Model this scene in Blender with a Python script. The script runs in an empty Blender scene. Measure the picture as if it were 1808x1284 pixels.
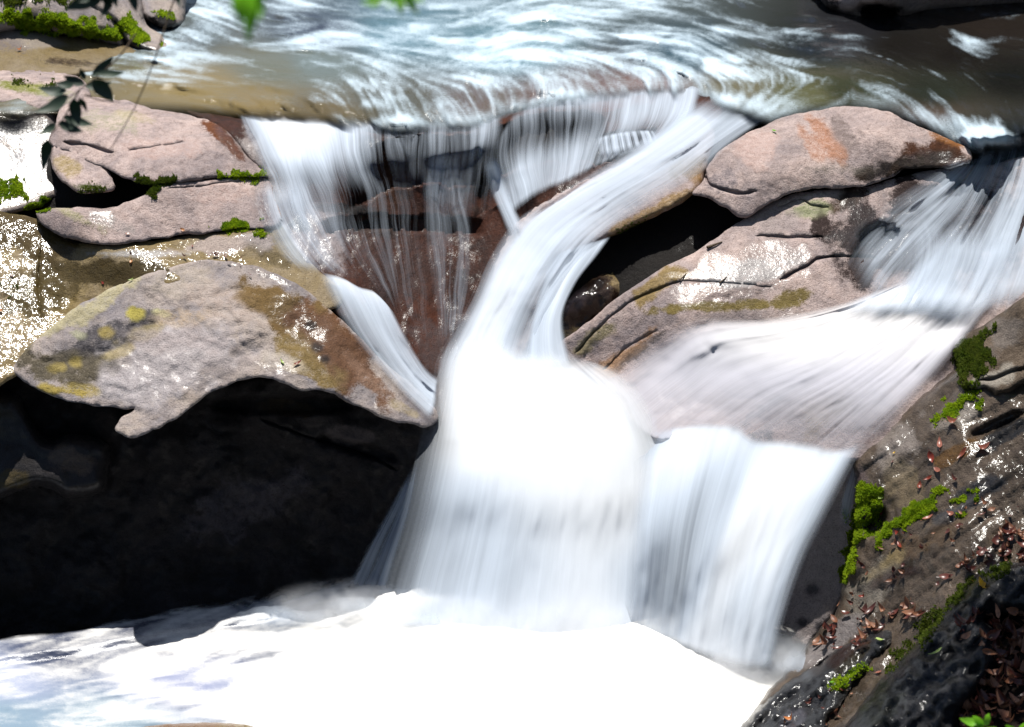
import bpy, bmesh, math, random
import numpy as np
from mathutils import Vector, Matrix
from mathutils.bvhtree import BVHTree
from mathutils.geometry import delaunay_2d_cdt

random.seed(7)
SC = bpy.context.scene
COL = SC.collection
R = math.radians

# ---------------------------------------------------------------- camera
PITCH, HF, CZ = R(25), R(35), 6.75
cam_d = bpy.data.cameras.new("camera")
cam = bpy.data.objects.new("camera", cam_d)
COL.objects.link(cam)
cam.location = (0, 0, CZ)
cam.rotation_euler = (R(90) - PITCH, 0, 0)
cam_d.sensor_width = 36
cam_d.lens = 18 / math.tan(HF / 2)
cam_d.clip_end = 500
cam_d.dof.use_dof = True
cam_d.dof.focus_distance = 11.6
cam_d.dof.aperture_fstop = 1.6
SC.camera = cam
# ---------------------------------------------------------------- light
SUN_EL, SUN_AZ = R(76), R(-10)       # azimuth measured from +Y towards +X
w = bpy.data.worlds.new("World")
SC.world = w
w.use_nodes = True
nt = w.node_tree
sky = nt.nodes.new("ShaderNodeTexSky")
sky.sky_type = 'NISHITA'
sky.sun_disc = False
sky.sun_elevation = SUN_EL
sky.sun_rotation = SUN_AZ
nt.links.new(sky.outputs[0], nt.nodes["Background"].inputs[0])
nt.nodes["Background"].inputs[1].default_value = 0.05
sl = bpy.data.lights.new("sun", 'SUN')
sl.energy = 5.0
sl.angle = R(0.5)
sl.color = (1.0, 0.97, 0.91)
sun = bpy.data.objects.new("sun", sl)
COL.objects.link(sun)
SDIR = Vector((math.cos(SUN_EL) * math.sin(SUN_AZ), math.cos(SUN_EL) * math.cos(SUN_AZ), math.sin(SUN_EL)))
sun.rotation_euler = SDIR.to_track_quat('Z', 'Y').to_euler()
SC.view_settings.view_transform = 'Standard'
SC.view_settings.look = 'None'
SC.view_settings.exposure = 0.72
SC.view_settings.gamma = 1.0
SC.cycles.transparent_max_bounces = 24
SC.cycles.max_bounces = 8
SC.cycles.volume_bounces = 4

# ---------------------------------------------------------------- maths
FPX = 904 / math.tan(HF / 2)
CP, SP = math.cos(PITCH), math.sin(PITCH)


def slope(py):
    b = (642 - np.asarray(py, float)) / FPX
    return (SP - b * CP) / (CP + b * SP)


def Yz(py, z):
    return (CZ - z) / slope(py)


def pts(px, py, Y):
    px, py, Y = (np.asarray(v, float) for v in (px, py, Y))
    a = (px - 904) / FPX
    b = (642 - py) / FPX
    t = Y / (CP + b * SP)
    return np.stack([a * t, Y + 0 * px, CZ + t * (-SP + b * CP)], -1)


def ray(px, py):
    p = pts(px, py, 1.0) - np.array([0, 0, CZ])
    return Vector(p).normalized()


def hsh(ix, iy, iz, s):
    n = (ix * 374761393 + iy * 668265263 + iz * 2147483647 + s * 974634777) & 0xffffffff
    n = ((n ^ (n >> 13)) * 1274126177) & 0xffffffff
    n = ((n ^ (n >> 16)) * 2246822519) & 0xffffffff
    return ((n ^ (n >> 15)) & 0xffffff) / float(0xffffff)


def vnoise(P, seed=0):
    P = np.asarray(P, float)
    I = np.floor(P).astype(np.int64)
    f = P - I
    f = f * f * f * (f * (f * 6 - 15) + 10)
    r = 0
    for dx in (0, 1):
        for dy in (0, 1):
            for dz in (0, 1):
                wgt = (f[..., 0] if dx else 1 - f[..., 0]) * (f[..., 1] if dy else 1 - f[..., 1]) * (f[..., 2] if dz else 1 - f[..., 2])
                r = r + wgt * hsh(I[..., 0] + dx, I[..., 1] + dy, I[..., 2] + dz, seed)
    return r


def fbm(P, octs=4, seed=0, gain=.5):
    P = np.asarray(P, float)
    a, t, r = 1., 0., 0.
    for o in range(octs):
        r = r + a * (vnoise(P * 2 ** o + 17.3 * o, seed + o) * 2 - 1)
        t += a
        a *= gain
    return r / t


def sstep(x, a=0., b=1.):
    t = np.clip((np.asarray(x, float) - a) / (b - a), 0, 1)
    return t * t * (3 - 2 * t)


class TPS:
    """smooth depth surface through (px, py, Y) control points"""
    def __init__(s, c, lam=1e-4):
        c = np.array(c, float)
        s.X = c[:, :2] / 400.
        n = len(c)
        K = s.phi(np.linalg.norm(s.X[:, None] - s.X[None], axis=-1)) + lam * np.eye(n)
        Pm = np.hstack([np.ones((n, 1)), s.X])
        A = np.block([[K, Pm], [Pm.T, np.zeros((3, 3))]])
        s.w = np.linalg.solve(A, np.concatenate([c[:, 2], np.zeros(3)]))

    @staticmethod
    def phi(r):
        return np.where(r > 1e-9, r * r * np.log(np.maximum(r, 1e-9)), 0)

    def __call__(s, px, py):
        q = np.stack([np.asarray(px, float).ravel(), np.asarray(py, float).ravel()], -1) / 400.
        out = []
        for i in range(0, len(q), 20000):
            k = q[i:i + 20000]
            r = np.linalg.norm(k[:, None] - s.X[None], axis=-1)
            out.append(s.phi(r) @ s.w[:-3] + s.w[-3] + k @ s.w[-2:])
        return np.concatenate(out).reshape(np.shape(px))


def zc(*a):
    """control points given with world height -> depth"""
    return [(x, y, float(Yz(y, z))) for x, y, z in a]


def catmull(P, step, closed=False):
    P = np.array(P, float)
    n = len(P)
    out = []
    for i in range(n if closed else n - 1):
        if closed:
            p0, p1, p2, p3 = P[(i - 1) % n], P[i], P[(i + 1) % n], P[(i + 2) % n]
        else:
            p0, p1, p2, p3 = P[max(i - 1, 0)], P[i], P[i + 1], P[min(i + 2, n - 1)]
        k = max(1, int(np.linalg.norm((p2 - p1)[:2]) / step))
        t = np.arange(k)[:, None] / k
        out.append(.5 * ((2 * p1) + (p2 - p0) * t + (2 * p0 - 5 * p1 + 4 * p2 - p3) * t ** 2 + (3 * p1 - p0 - 3 * p2 + p3) * t ** 3))
    if not closed:
        out.append(P[-1:])
    return np.concatenate(out)


def inpoly(x, y, P):
    r = np.zeros(np.shape(x), bool)
    j = len(P) - 1
    for i in range(len(P)):
        xi, yi, xj, yj = P[i][0], P[i][1], P[j][0], P[j][1]
        if yi != yj:
            r ^= ((yi > y) != (yj > y)) & (x < (xj - xi) * (y - yi) / (yj - yi) + xi)
        j = i
    return r


def pdist(x, y, B):
    d = np.full(len(x), 1e9)
    for i in range(0, len(x), 4000):
        q = np.stack([x[i:i + 4000], y[i:i + 4000]], -1)
        d[i:i + 4000] = np.sqrt(((q[:, None] - B[None, :, :2]) ** 2).sum(-1)).min(1)
    return d


def blob(x, y, cx, cy, rx, ry, ang=0, rough=.5, seed=0, sharp=.5):
    a = R(ang)
    dx, dy = x - cx, y - cy
    u = (dx * math.cos(a) + dy * math.sin(a)) / rx
    v = (-dx * math.sin(a) + dy * math.cos(a)) / ry
    r = np.sqrt(u * u + v * v)
    n = fbm(np.stack([x / 38., y / 38., np.full_like(x, seed * 3.1)], -1), 4, seed)
    return sstep(1 - r + n * rough, 0, sharp)


# ---------------------------------------------------------------- scene-graph helpers
def tag(o, label=None, cat=None, group=None, kind=None):
    if label: o["label"] = label
    if cat: o["category"] = cat
    if group: o["group"] = group
    if kind: o["kind"] = kind
    return o


def empty(name, loc, label, cat, group=None):
    o = bpy.data.objects.new(name, None)
    o.empty_display_size = .2
    o.location = loc
    COL.objects.link(o)
    return tag(o, label, cat, group)


def mk(name, V, F, mat, parent=None, smooth=True, attrs=None, uv=None, base=True):
    V = np.asarray(V, float)
    org = np.array([0., 0., 0.])
    if parent is None and base:
        org = np.array([V[:, 0].mean(), V[:, 1].mean(), V[:, 2].min()])
    elif parent is not None:
        org = np.array(parent.location)
    me = bpy.data.meshes.new(name)
    me.from_pydata([tuple(v) for v in V - org], [], [tuple(f) for f in F])
    for k, (typ, val) in (attrs or {}).items():
        a = me.attributes.new(k, typ, 'POINT')
        if typ == 'FLOAT':
            a.data.foreach_set('value', np.asarray(val, np.float32).ravel())
        elif typ == 'FLOAT_COLOR':
            a.data.foreach_set('color', np.asarray(val, np.float32).ravel())
        else:
            a.data.foreach_set('vector', np.asarray(val, np.float32).ravel())
    if smooth:
        me.polygons.foreach_set('use_smooth', [True] * len(me.polygons))
    me.materials.append(mat)
    me.update()
    o = bpy.data.objects.new(name, me)
    COL.objects.link(o)
    if parent is not None:
        o.parent = parent
    else:
        o.location = org
    return o


# ---------------------------------------------------------------- materials
class NB:
    def __init__(s, name):
        s.m = bpy.data.materials.new(name)
        s.m.use_nodes = True
        s.t = s.m.node_tree
        s.t.nodes.clear()
        s.out = s.n('OutputMaterial')

    def n(s, typ, **kw):
        nd = s.t.nodes.new('ShaderNode' + typ)
        for k, v in kw.items():
            setattr(nd, k, v)
        return nd

    def set(s, sock, v):
        if isinstance(v, bpy.types.NodeSocket):
            s.t.links.new(v, sock)
        elif isinstance(v, (tuple, list)) and sock.type == 'RGBA' and len(v) == 3:
            sock.default_value = (*v, 1)
        else:
            sock.default_value = v

    def attr(s, name, out='Fac'):
        return s.n('Attribute', attribute_name=name).outputs[out]

    def math(s, op, a, b=0., c=0., clamp=False):
        nd = s.n('Math', operation=op, use_clamp=clamp)
        s.set(nd.inputs[0], a); s.set(nd.inputs[1], b); s.set(nd.inputs[2], c)
        return nd.outputs[0]

    def mix(s, f, a, b, blend='MIX'):
        nd = s.n('Mix', data_type='RGBA', blend_type=blend)
        s.set(nd.inputs[0], f); s.set(nd.inputs[6], a); s.set(nd.inputs[7], b)
        return nd.outputs[2]

    def noise(s, vec, scale, detail=4, rough=.55, dist=0.):
        nd = s.n('TexNoise')
        s.set(nd.inputs['Vector'], vec)
        nd.inputs['Scale'].default_value = scale
        nd.inputs['Detail'].default_value = detail
        nd.inputs['Roughness'].default_value = rough
        nd.inputs['Distortion'].default_value = dist
        return nd.outputs['Fac']

    def maprange(s, v, a, b, c=0., d=1., smooth=False):
        nd = s.n('MapRange', interpolation_type='SMOOTHSTEP' if smooth else 'LINEAR')
        s.set(nd.inputs[0], v)
        for i, q in enumerate((a, b, c, d)):
            s.set(nd.inputs[i + 1], q)
        return nd.outputs[0]

    def scale(s, vec, xyz):
        nd = s.n('Mapping')
        s.set(nd.inputs[0], vec)
        nd.inputs['Scale'].default_value = xyz
        return nd.outputs[0]

    def bump(s, h, dist, strength=1., normal=None):
        nd = s.n('Bump')
        s.set(nd.inputs['Height'], h)
        nd.inputs['Distance'].default_value = dist
        s.set(nd.inputs['Strength'], strength)
        if normal: s.set(nd.inputs['Normal'], normal)
        return nd.outputs[0]

    def principled(s, **kw):
        nd = s.n('BsdfPrincipled')
        for k, v in kw.items():
            s.set(nd.inputs[k.replace('_', ' ')], v)
        return nd

    def done(s, sh):
        s.t.links.new(sh, s.out.inputs[0])
        return s.m


def rock_mat(name, c1, c2, speck=.5, bump=1., dry=.75, wetrough=.18, glint=1., stretch=(1, 1, 1), patch=.5, gls=44.):
    b = NB(name)
    co = b.n('TexCoord').outputs['Object']
    cs = b.scale(co, stretch)
    wet = b.attr('wet')
    tint = b.n('Attribute', attribute_name='Tint')
    n1 = b.noise(cs, 2.6, 8, .68, .5)
    n2 = b.noise(cs, 19., 5, .65)
    n3 = b.noise(co, 95., 3, .6)
    n4 = b.noise(co, 210., 2, .6)
    col = b.mix(b.maprange(n1, .36, .66), c1, c2)
    # stains of their own shape, plus shade painted black in some places
    tw = b.math('ADD', b.attr('tw'), b.math('ADD', b.math('MULTIPLY', b.math('SUBTRACT', n2, .5), 1.2), b.math('MULTIPLY', b.math('SUBTRACT', n3, .5), 1.0)))
    col = b.mix(b.maprange(tw, .22, .78), col, tint.outputs['Color'])
    col = b.mix(b.math('MULTIPLY', b.maprange(n2, .42, .72), patch), col, b.mix(1., col, (.62, .58, .56), 'MULTIPLY'))
    # granite grain: dark mica, pale feldspar
    col = b.mix(b.math('MULTIPLY', b.maprange(n3, .52, .62), speck), col, b.mix(1., col, (.42, .41, .42), 'MULTIPLY'))
    col = b.mix(b.math('MULTIPLY', b.maprange(n4, .56, .66), speck * .7), col, b.mix(1., col, (1.7, 1.62, 1.58), 'MULTIPLY'))
    # water darkens what it soaks
    col = b.mix(b.math('MULTIPLY', wet, .45, clamp=True), col, b.mix(1., col, (.5, .46, .43), 'MULTIPLY'))
    h = b.math('ADD', b.math('MULTIPLY', n2, .6), b.math('MULTIPLY', n3, .25))
    nor = b.bump(h, .035 * bump, .8)
    nor2 = b.bump(n4, .006 * bump, .6, nor)
    gl = b.noise(cs, gls, 3, .6, .6)
    cn = b.bump(gl, .0035 * glint, .9)
    film = b.math('MULTIPLY_ADD', wet, 1.7, b.math('MULTIPLY', b.noise(cs, 9., 4, .6, .3), -1.1), clamp=True)
    p = b.principled(Base_Color=col, Roughness=b.maprange(wet, 0, 1, dry, dry * .75), Normal=nor2, Coat_Weight=film,
                     Coat_Roughness=wetrough, Coat_Normal=cn, Coat_IOR=1.33)
    p.inputs['Specular IOR Level'].default_value = .15
    return b.done(p.outputs[0])


def moss_mat(name, c1, c2):
    b = NB(name)
    co = b.n('TexCoord').outputs['Object']
    n = b.noise(co, 14., 4, .6)
    n2 = b.noise(co, 120., 2, .6)
    col = b.mix(b.maprange(n, .35, .65), c1, c2)
    col = b.mix(b.maprange(n2, .3, .7), b.mix(1., col, (.5, .5, .45), 'MULTIPLY'), col)
    d = b.principled(Base_Color=col, Roughness=.8, Normal=b.bump(n2, .02))
    d.inputs['Specular IOR Level'].default_value = .15
    tr = b.n('BsdfTranslucent')
    b.set(tr.inputs[0], col)
    mx = b.n('MixShader')
    mx.inputs[0].default_value = .5
    b.t.links.new(d.outputs[0], mx.inputs[1])
    b.t.links.new(tr.outputs[0], mx.inputs[2])
    return b.done(mx.outputs[0])


def leaf_mat(name, col, col2, trans=.35, rough=.45):
    b = NB(name)
    oi = b.n('ObjectInfo').outputs['Random']
    co = b.n('TexCoord').outputs['Object']
    n = b.noise(co, 30., 3)
    c = b.mix(oi, col, col2)
    c = b.mix(b.maprange(n, .4, .7, 0, .6), c, b.mix(1., c, (.55, .5, .45), 'MULTIPLY'))
    p = b.principled(Base_Color=c, Roughness=rough)
    tr = b.n('BsdfTranslucent')
    b.set(tr.inputs[0], c)
    mx = b.n('MixShader')
    mx.inputs[0].default_value = trans
    b.t.links.new(p.outputs[0], mx.inputs[1])
    b.t.links.new(tr.outputs[0], mx.inputs[2])
    return b.done(mx.outputs[0])


def silk_mat(name, fu=34., fv=.9, contrast=1.6, trans=.3, col=(.665, .69, .73), thin=(.56, .63, .73), bump=.02, gain=1., rag=.8, fine=(.3, .14)):
    """falling water drawn out to silk: white strands with gaps where the rock shows"""
    b = NB(name)
    uv = b.attr('flow', 'Vector')
    dens = b.attr('dens')
    edge = b.attr('edge')
    a1 = b.noise(b.scale(uv, (fu, fv, 1)), 1., 3, .6, .25)
    a2 = b.noise(b.scale(uv, (fu * 3.1, fv * 1.7, 1)), 1., 3, .6, .15)
    a3 = b.noise(b.scale(uv, (fu * .24, fv * .9, 1)), 1., 2, .5, .3)
    n = b.math('ADD', b.math('ADD', b.math('MULTIPLY', a1, fine[0]), b.math('MULTIPLY', a2, fine[1])), b.math('MULTIPLY', a3, 1 - fine[0] - fine[1]))
    n = b.math('SUBTRACT', n, .5)
    span = b.math('ADD', b.math('MULTIPLY', b.math('MULTIPLY', dens, b.math('SUBTRACT', 1., dens, clamp=True)), 3.2), .35)
    op = b.math('MULTIPLY_ADD', b.math('MULTIPLY', n, contrast), span, dens)
    op = b.maprange(op, 0.02, 1., 0, gain)
    # ragged edges
    ee = b.math('ADD', edge, b.math('MULTIPLY', n, b.math('MULTIPLY', b.math('SUBTRACT', 1., edge), rag)))
    op = b.math('MULTIPLY', op, b.maprange(ee, .02, .95, 0, 1), clamp=True)
    vm = b.n('VectorMath', operation='ADD')
    b.set(vm.inputs[0], b.bump(a1, bump, .5)); vm.inputs[1].default_value = (0, -.1, 1.0)
    vn = b.n('VectorMath', operation='NORMALIZE')
    b.set(vn.inputs[0], vm.outputs[0])
    nor = vn.outputs[0]
    col = b.mix(b.maprange(dens, .78, 1.15, 0, 1, True), thin, col)     # thin films look bluer than thick foam
    d = b.n('BsdfDiffuse'); b.set(d.inputs[0], col); b.set(d.inputs['Normal'], nor)
    tr = b.n('BsdfTranslucent'); b.set(tr.inputs[0], col)
    mx = b.n('MixShader'); mx.inputs[0].default_value = trans
    b.t.links.new(d.outputs[0], mx.inputs[1]); b.t.links.new(tr.outputs[0], mx.inputs[2])
    tp = b.n('BsdfTransparent')
    m2 = b.n('MixShader')
    b.set(m2.inputs[0], op)
    b.t.links.new(tp.outputs[0], m2.inputs[1]); b.t.links.new(mx.outputs[0], m2.inputs[2])
    return b.done(m2.outputs[0])


def pool_mat(name, rough=.14, foamcol=(.5, .53, .56), k=1.0, lo=.1, hi=1., bd=.05, soft=0., rag=.3):
    b = NB(name)
    lic = b.attr('lic')
    dens = b.attr('dens')
    edge = b.attr('edge')
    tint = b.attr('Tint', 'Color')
    uv = b.attr('flow', 'Vector')
    fine = b.noise(b.scale(uv, (1, 1, 1)), 60., 3, .65, .3)
    f = b.math('ADD', b.math('MULTIPLY', b.math('SUBTRACT', lic, .5), k), dens)
    f = b.math('MULTIPLY_ADD', b.math('SUBTRACT', fine, .5), .35, f)
    foam = b.maprange(f, lo, hi, 0, 1, True)
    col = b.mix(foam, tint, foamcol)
    h = b.math('ADD', b.math('MULTIPLY', lic, 1.), b.math('MULTIPLY', fine, .25))
    nor = b.bump(h, bd, .7)
    vm = b.n('VectorMath', operation='MULTIPLY_ADD')
    vm.inputs[0].default_value = (0, -.1, 1.6)
    fc = b.n('CombineXYZ')
    for i_ in range(3): b.set(fc.inputs[i_], b.math('MULTIPLY', foam, soft))
    b.set(vm.inputs[1], fc.outputs[0]); b.set(vm.inputs[2], nor)
    vn = b.n('VectorMath', operation='NORMALIZE')
    b.set(vn.inputs[0], vm.outputs[0])
    p = b.principled(Base_Color=col, Roughness=b.maprange(foam, 0, 1, rough, .6), Normal=vn.outputs[0], IOR=1.33)
    p.inputs['Specular IOR Level'].default_value = .5
    tp = b.n('BsdfTransparent')
    m2 = b.n('MixShader')
    b.set(m2.inputs[0], b.maprange(b.math('ADD', edge, b.math('MULTIPLY', b.math('SUBTRACT', lic, .5), rag)), .02, .9, 0, 1, True))
    b.t.links.new(tp.outputs[0], m2.inputs[1]); b.t.links.new(p.outputs[0], m2.inputs[2])
    return b.done(m2.outputs[0])


M = {}
M['pink'] = rock_mat('pink_granite', (.43, .335, .305), (.23, .19, .19), wetrough=.23, patch=.8)
M['grey'] = rock_mat('grey_granite', (.2, .18, .19), (.36, .3, .26), patch=.6)
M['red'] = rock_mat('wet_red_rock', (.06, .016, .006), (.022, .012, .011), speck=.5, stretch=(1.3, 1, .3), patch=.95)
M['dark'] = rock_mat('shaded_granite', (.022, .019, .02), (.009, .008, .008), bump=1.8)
M['bank'] = rock_mat('bank_rock', (.14, .105, .077), (.032, .022, .013), bump=1.7, glint=1.3, patch=.9, wetrough=.16)
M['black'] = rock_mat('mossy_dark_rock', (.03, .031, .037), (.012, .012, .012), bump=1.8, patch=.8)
M['olive'] = rock_mat('algae_rock', (.19, .135, .045), (.27, .215, .14), bump=1., glint=2.4, wetrough=.09, gls=19.)
M['bed'] = rock_mat('bed_rock', (.009, .007, .006), (.006, .005, .005))
M['moss'] = moss_mat('bright_moss', (.25, .42, .015), (.5, .66, .025))
M['dmoss'] = moss_mat('dull_moss', (.08, .13, .012), (.15, .19, .025))

# ---------------------------------------------------------------- the depth of the stream bed
BED = TPS(
    zc(*[(x, y, 2.85) for y in (-160, 0, 100) for x in (-300, 300, 900, 1400, 2100)]) +
    zc((400, 215, 2.95), (560, 224, 2.93), (720, 238, 2.93), (850, 228, 2.93), (1000, 190, 2.95), (1150, 170, 2.95),
       (480, 320, 2.6), (560, 480, 2.15), (620, 600, 1.8), (700, 330, 2.55), (700, 450, 2.15), (740, 560, 1.8), (760, 650, 1.55),
       (760, 720, 1.35), (850, 330, 2.5), (850, 420, 2.2), (930, 330, 2.55), (1000, 270, 2.72),
       (1250, 200, 2.95), (1150, 280, 2.75), (1050, 340, 2.52), (950, 420, 2.25), (900, 500, 1.98), (880, 600, 1.65), (880, 700, 1.38),
       (950, 650, 1.5), (880, 780, 1.2), (1150, 560, 1.98), (1300, 500, 2.19), (1500, 560, 1.98), (1700, 540, 2.05), (1450, 650, 1.73),
       (1600, 650, 1.74), (1200, 650, 1.7), (1250, 770, 1.37), (1450, 800, 1.3), (1050, 700, 1.42), (1420, 420, 2.4), (1500, 340, 2.62),
       (1700, 260, 2.88), (1720, 350, 2.5), (1650, 450, 2.22), (1760, 500, 2.1),
       (300, 200, 2.98), (300, 310, 2.72), (300, 400, 2.42), (300, 500, 2.1), (0, 200, 3.0), (0, 350, 2.55), (0, 500, 2.1), (-300, 350, 2.6)) +
    [(900, 850, 10.5), (900, 1000, 10.45), (900, 1120, 10.4), (1300, 850, 10.45), (1350, 1000, 10.3), (1420, 1130, 10.2),
     (300, 800, 11.1), (300, 1000, 10.9), (300, 1150, 10.6), (-300, 900, 11.), (2100, 700, 10.9), (2100, 1000, 10.), (2100, 400, 12.),
     (0, 1400, 9.2), (900, 1400, 9.3), (1800, 1400, 9.)])



def plane(ax, ay, z0, gx, gy):
    """depth of a tilted flat: through pixel (ax, ay) at height z0, rising gx per metre of x and gy per metre of y"""
    Y0 = float(Yz(ay, z0))
    kx = lambda px, py: (px - 904) / FPX / (CP + (642 - py) / FPX * SP)
    x0 = kx(ax, ay) * Y0
    return lambda px, py: (CZ - z0 + gx * x0 + gy * Y0) / (slope(py) + gx * kx(px, py) + gy)


ROCKS = []          # (object, verts, faces) in world space, for laying things on


def patch(name, outline, ctrl, mat, label, cat='rock', step=6., jit=2., roll=(26, .16), thick=.5, amp=.02, freq=2.5, aniso=(1, 1, 1),
          tints=(), wets=(), wet0=0., cracks=(), dents=(), ledges=(), ribs=None, seed=0, off=0., group=None, parent=None, back=(0, .0), fine=0.006, kind=None, crease=.016):
    """one rock: a traced outline given depth, a rounded rim, relief, cracks and a body behind it"""
    rs = np.random.RandomState(seed + 11)
    B = catmull(outline, step, True)
    if jit:
        nx = fbm(np.stack([B[:, 0] / 25, B[:, 1] / 25, np.full(len(B), seed + .5)], -1), 3, seed)
        ny = fbm(np.stack([B[:, 0] / 25, B[:, 1] / 25, np.full(len(B), seed + 9.5)], -1), 3, seed + 5)
        B = B + jit * 1.6 * np.stack([nx, ny], -1)
    x0, y0 = B.min(0); x1, y1 = B.max(0)
    gx, gy = np.meshgrid(np.arange(x0, x1, step), np.arange(y0, y1, step * .87))
    gx = gx + (np.arange(gx.shape[0]) % 2)[:, None] * step / 2
    gx, gy = gx.ravel() + rs.uniform(-.22, .22, gx.size) * step, gy.ravel() + rs.uniform(-.22, .22, gx.size) * step
    k = inpoly(gx, gy, B)
    gx, gy = gx[k], gy[k]
    d = pdist(gx, gy, B)
    gx, gy = gx[d > .6 * step], gy[d > .6 * step]
    ex, ed = [], []
    for line, wd, dep in cracks:
        L = catmull(line, step * .7)
        L = L + 2.2 * np.stack([fbm(np.stack([L[:, 0] / 14, L[:, 1] / 14, np.full(len(L), 3.3)], -1), 3, seed),
                                fbm(np.stack([L[:, 0] / 14, L[:, 1] / 14, np.full(len(L), 7.7)], -1), 3, seed + 3)], -1)
        T = np.gradient(L, axis=0)
        T /= np.linalg.norm(T, axis=1)[:, None] + 1e-9
        N = np.stack([-T[:, 1], T[:, 0]], -1)
        ww = wd * (.7 + .6 * fbm(np.stack([L[:, 0] / 30, L[:, 1] / 30, np.full(len(L), 1.3)], -1), 2, seed))
        ww = np.maximum(ww, .8) * np.minimum(1, np.minimum(np.arange(len(L)), np.arange(len(L))[::-1]) / 4. + .25)
        for sgn, dd in ((0, dep), (-.55, dep * .85), (.55, dep * .85), (-1.1, 0), (1.1, 0)):
            ex.append(L + N * (ww * sgn)[:, None]); ed.append(np.full(len(L), dd))
    cd = np.zeros(len(gx))
    if ex:
        E = np.concatenate(ex); D = np.concatenate(ed)
        ke = inpoly(E[:, 0], E[:, 1], B)
        E, D = E[ke], D[ke]
        kk = pdist(gx, gy, E) > step * .45 if len(E) else np.ones(len(gx), bool)
        gx, gy = gx[kk], gy[kk]
        gx = np.concatenate([gx, E[:, 0]]); gy = np.concatenate([gy, E[:, 1]])
        cd = np.concatenate([np.zeros(kk.sum()), D])
    nb = len(B)
    X = np.concatenate([B[:, 0], gx]); Yp = np.concatenate([B[:, 1], gy]); cd = np.concatenate([np.zeros(nb), cd])
    res = delaunay_2d_cdt([Vector((float(a), float(b))) for a, b in zip(X, Yp)], [(i, (i + 1) % nb) for i in range(nb)], [], 1, 1e-4)
    V2, F, OV = res[0], res[2], res[3]
    cdn = np.array([cd[o[0]] if len(o) else 0. for o in OV])
    X = np.array([v.x for v in V2]); Yp = np.array([v.y for v in V2])
    dB = pdist(X, Yp, B)
    dep = (ctrl if callable(ctrl) else TPS(ctrl))(X, Yp) + off
    r, a = roll
    q = np.clip(1 - dB / r, 0, 1)
    dep = dep + a * (1 - np.sqrt(np.maximum(0, 1 - q * q * .98)))
    P = pts(X, Yp, dep)
    an = np.array(aniso)
    dep = dep + amp * fbm(P * freq * an, 5, seed) * (1 - .5 * q) * 2 + fine * fbm(P * 22 * an, 3, seed + 40)
    cn_ = fbm(P * np.array([1.1, 1.5, 1.5]) + seed * 7.7, 4, seed + 90)
    dep = dep + crease * np.maximum(0, 1 - np.abs(cn_) / .05) ** 1.5 * sstep(fbm(P * .9 + 3., 2, seed + 91), -.25, .1)
    for (cx, cy, rx, ry, ang, dd, rough) in dents:
        dep = dep + dd * blob(X, Yp, cx, cy, rx, ry, ang, rough, seed, .45)
    for lipl, dd, hgt in ledges:
        lx, ly = [p[0] for p in lipl], [p[1] for p in lipl]
        wob_ = 5 * fbm(np.stack([X / 22, X * 0, X * 0 + seed], -1), 3, seed + 8)
        L_ = np.interp(X, lx, ly) + wob_
        base_ = (ctrl if callable(ctrl) else TPS(ctrl))(X, L_) + off
        tt = (Yp - L_) / hgt
        rec = np.maximum(dep, base_ + dd * (1 - np.clip(tt, 0, 1) ** 3) * (.8 + .4 * fbm(P * 5, 3, seed + 9)))
        side = sstep((X - lx[0]) / 24) * sstep((lx[-1] - X) / 24)
        k_ = (tt > 0) & (tt < 1.3)
        dep = np.where(k_, dep + (rec - dep) * side, dep)
    if ribs:
        a_ = R(ribs[0])
        al_, ac_ = X * math.cos(a_) + Yp * math.sin(a_), -X * math.sin(a_) + Yp * math.cos(a_)
        q_ = fbm(np.stack([al_ / ribs[1], ac_ / ribs[2], X * 0], -1), 4, seed + 60)
        dep = dep + ribs[3] * (np.abs(q_) * 2.4 - .5)
    dep = dep + cdn
    P = pts(X, Yp, dep)
    col = np.zeros((len(X), 3)); al = np.zeros(len(X))
    for i, (cx, cy, rx, ry, ang, c, st) in enumerate(tints):
        wv = st * blob(X, Yp, cx, cy, rx, ry, ang, .7, seed + i, .5)
        c = np.array(c) * np.clip(np.mean(c) / .2, .3, 1.)
        col = col * (1 - wv)[:, None] + c * wv[:, None]
        al = al + (1 - al) * wv
    colu = col / np.maximum(al, 1e-4)[:, None]
    wv = np.full(len(X), float(wet0))
    for i, (cx, cy, rx, ry, ang, st) in enumerate(wets):
        bb = blob(X, Yp, cx, cy, rx, ry, ang, .55, seed + 50 + i, .5)
        wv = wv * (1 - bb) + st * bb
    # body behind the traced face
    es = set()
    for f in F:
        for i in range(3):
            es.add((f[i], f[(i + 1) % 3]))
    bedges = [e for e in es if (e[1], e[0]) not in es]
    bv = sorted({v for e in bedges for v in e})
    cen = P.mean(0)
    nV = len(P)
    rings = []
    allP = [P]
    for t, shr in ((.4, .0), (1., .12)):
        Q = P[bv].copy()
        vd = Q - np.array([0, 0, CZ])
        vd = vd / np.linalg.norm(vd, axis=1)[:, None]
        Q = Q + vd * thick * t
        Q = Q + (cen + vd.mean(0) * thick * t - Q) * shr
        rings.append({v: nV + len(bv) * len(rings) + i for i, v in enumerate(bv)})
        allP.append(Q)
    F = [tuple(f) for f in F]
    prev = {v: v for v in bv}
    F2 = list(F)
    for rg in rings:
        for a_, b_ in bedges:
            F2.append((prev[b_], prev[a_], rg[a_], rg[b_]))
        prev = rg
    # rear cap, so that the rock is a closed body
    allP.append((allP[-1].mean(0))[None])
    ci = nV + 2 * len(bv)
    for a_, b_ in bedges:
        F2.append((prev[b_], prev[a_], ci))
    VV = np.concatenate(allP)
    ex_n = len(VV) - nV
    ci_ = np.array(bv * 2 + [bv[0]])
    tint = np.concatenate([np.column_stack([colu, al]), np.column_stack([colu, al])[ci_]])
    wv = np.concatenate([wv, wv[ci_]])
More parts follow.
